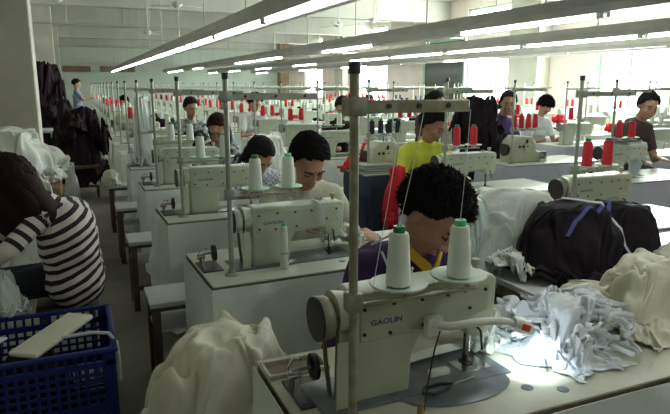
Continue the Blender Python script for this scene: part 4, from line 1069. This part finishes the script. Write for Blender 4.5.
# ================================================================= scattered small goods on far tables
b = empty('water_bottle', (1.50, 6.28, .76), 0, 'pale blue water bottle standing on the fifth aisle-side table', 'bottle')
MB().lathe([(0, 0), (.036, .003), (.04, .02), (.038, .10), (.04, .18), (.035, .24), (.015, .285), (.014, .30)], 20).build('bottle_body', 'bottle', b); MB().cyl((0, 0, .298), (0, 0, .318), .017).build('bottle_cap', 'bluec', b); MB().cyl((0, 0, .09), (0, 0, .16), .0408, seg=20).build('label_band', 'strap', b)
k = 0
cols = [('red_cloth', 'red'), ('red_cloth', 'red'), ('maroon', 'dark'), ('white_cloth', 'white'), ('black_cloth', 'black'), ('whitec', 'pale')]
for c, x0 in COLX.items():
    for n in range(3, 16):
        if (c, n) in (('A', 4), ('C', 5), ('B', 3), ('B', 4), ('C', 3), ('A', 3), ('C', 4), ('D', 3), ('D', 4), ('D', 5)) or not inview(x0 + .9, rowy(n)): continue
        m_, nm = cols[rnd.randrange(len(cols))]
        if c == 'A' and n < 6: m_, nm = 'white_cloth', 'white'
        cloth('crumple', 'garment_pile', '%s garment pile at the right end of the table %s' % (nm, place(c, n)), 'garments', (x0 + .92, rowy(n) + .28, .762), (rnd.uniform(.14, .24), rnd.uniform(.14, .2)), rnd.uniform(.12, .26), m_, k * 1.3, group='garment piles on the tables')
        k += 1
for n in (5, 7, 9, 11, 13):
    garment((.0 + .30, rowy(n) + .75, .5), (.10, .12, .16), 'white_cloth', 200 + n, 'small white bundle on the bench behind the table ' + place('A', n), sub=3) if n < 8 else None
# people far away, heads bowed over machines
k = 0
for c, n, top, tn in (('D', 6, 'bluec', 'blue'), ('E', 8, 'whitec', 'white'), ('B', 10, 'whitec', 'white'), ('D', 10, 'bluec', 'blue'), ('A', 11, 'denim', 'dark')):
    x = COLX[c] + .6; y = rowy(n) + .95
    worker('distant person in a %s top, table %s' % (tn, place(c, n)), x, y, 1.30, top, ('short', 'hair', .02), rot=(.5, 0, .1), seed=40 + k, voxel=.018); k += 1

# delete prototypes
index_kids()
for p in PROTOS:
    st_ = [p]; al = []
    while st_:
        q = st_.pop(); al.append(q); st_ += KIDS.get(q.name, [])
    for q in al: bpy.data.objects.remove(q)

# ================================================================= light
def area(loc, rot, sx, sy, power, col):
    l = bpy.data.lights.new('daylight', 'AREA'); l.shape = 'RECTANGLE'; l.size = sx; l.size_y = sy; l.energy = power; l.color = col
    o = bpy.data.objects.new('daylight', l); COL.objects.link(o); o.location = loc; o.rotation_euler = rot; return o
for a, b, e in ((7.6, 9.3, 210), (9.6, 11.45, 230), (14.5, 17., 150), (22.5, 25.7, 110), (29.6, 32.2, 80)):
    area((XW - .06, (a + b) / 2, 2.2), (0, PI/2, 0), 2.6, b - a, e, (.88, 1., .95))
sp = bpy.data.lights.new('work lamp beam', 'SPOT'); sp.energy = .75; sp.spot_size = math.radians(95); sp.spot_blend = .6; sp.color = (.75, .93, 1.); sp.shadow_soft_size = .012
so = bpy.data.objects.new('work lamp beam', sp); COL.objects.link(so); so.location = (1.086, 1.195, .895); so.rotation_euler = (Vector((.35, .35, -1))).to_track_quat('-Z', 'Y').to_euler()
w = bpy.data.worlds.new('sky'); SC.world = w; w.use_nodes = True
w.node_tree.nodes['Background'].inputs[0].default_value = (.85, 1, .95, 1); w.node_tree.nodes['Background'].inputs[1].default_value = 1.

# ================================================================= camera
cam = bpy.data.cameras.new('camera'); co = bpy.data.objects.new('camera', cam); COL.objects.link(co)
cam.sensor_width = 36.; cam.lens = 36. * fp / 670.; cam.clip_start = .05; cam.clip_end = 200
co.location = (0, 0, Hc)
co.rotation_euler = Matrix((RV, UV, -FV)).transposed().to_euler()
SC.camera = co
SC.view_settings.view_transform = 'Standard'; SC.view_settings.look = 'None'; SC.view_settings.gamma = 1.; SC.view_settings.use_curve_mapping = False
SC.view_settings.exposure = 1.45
SC.cycles.max_bounces = 8; SC.cycles.diffuse_bounces = 4; SC.cycles.transparent_max_bounces = 12
SC.cycles.use_denoising = True
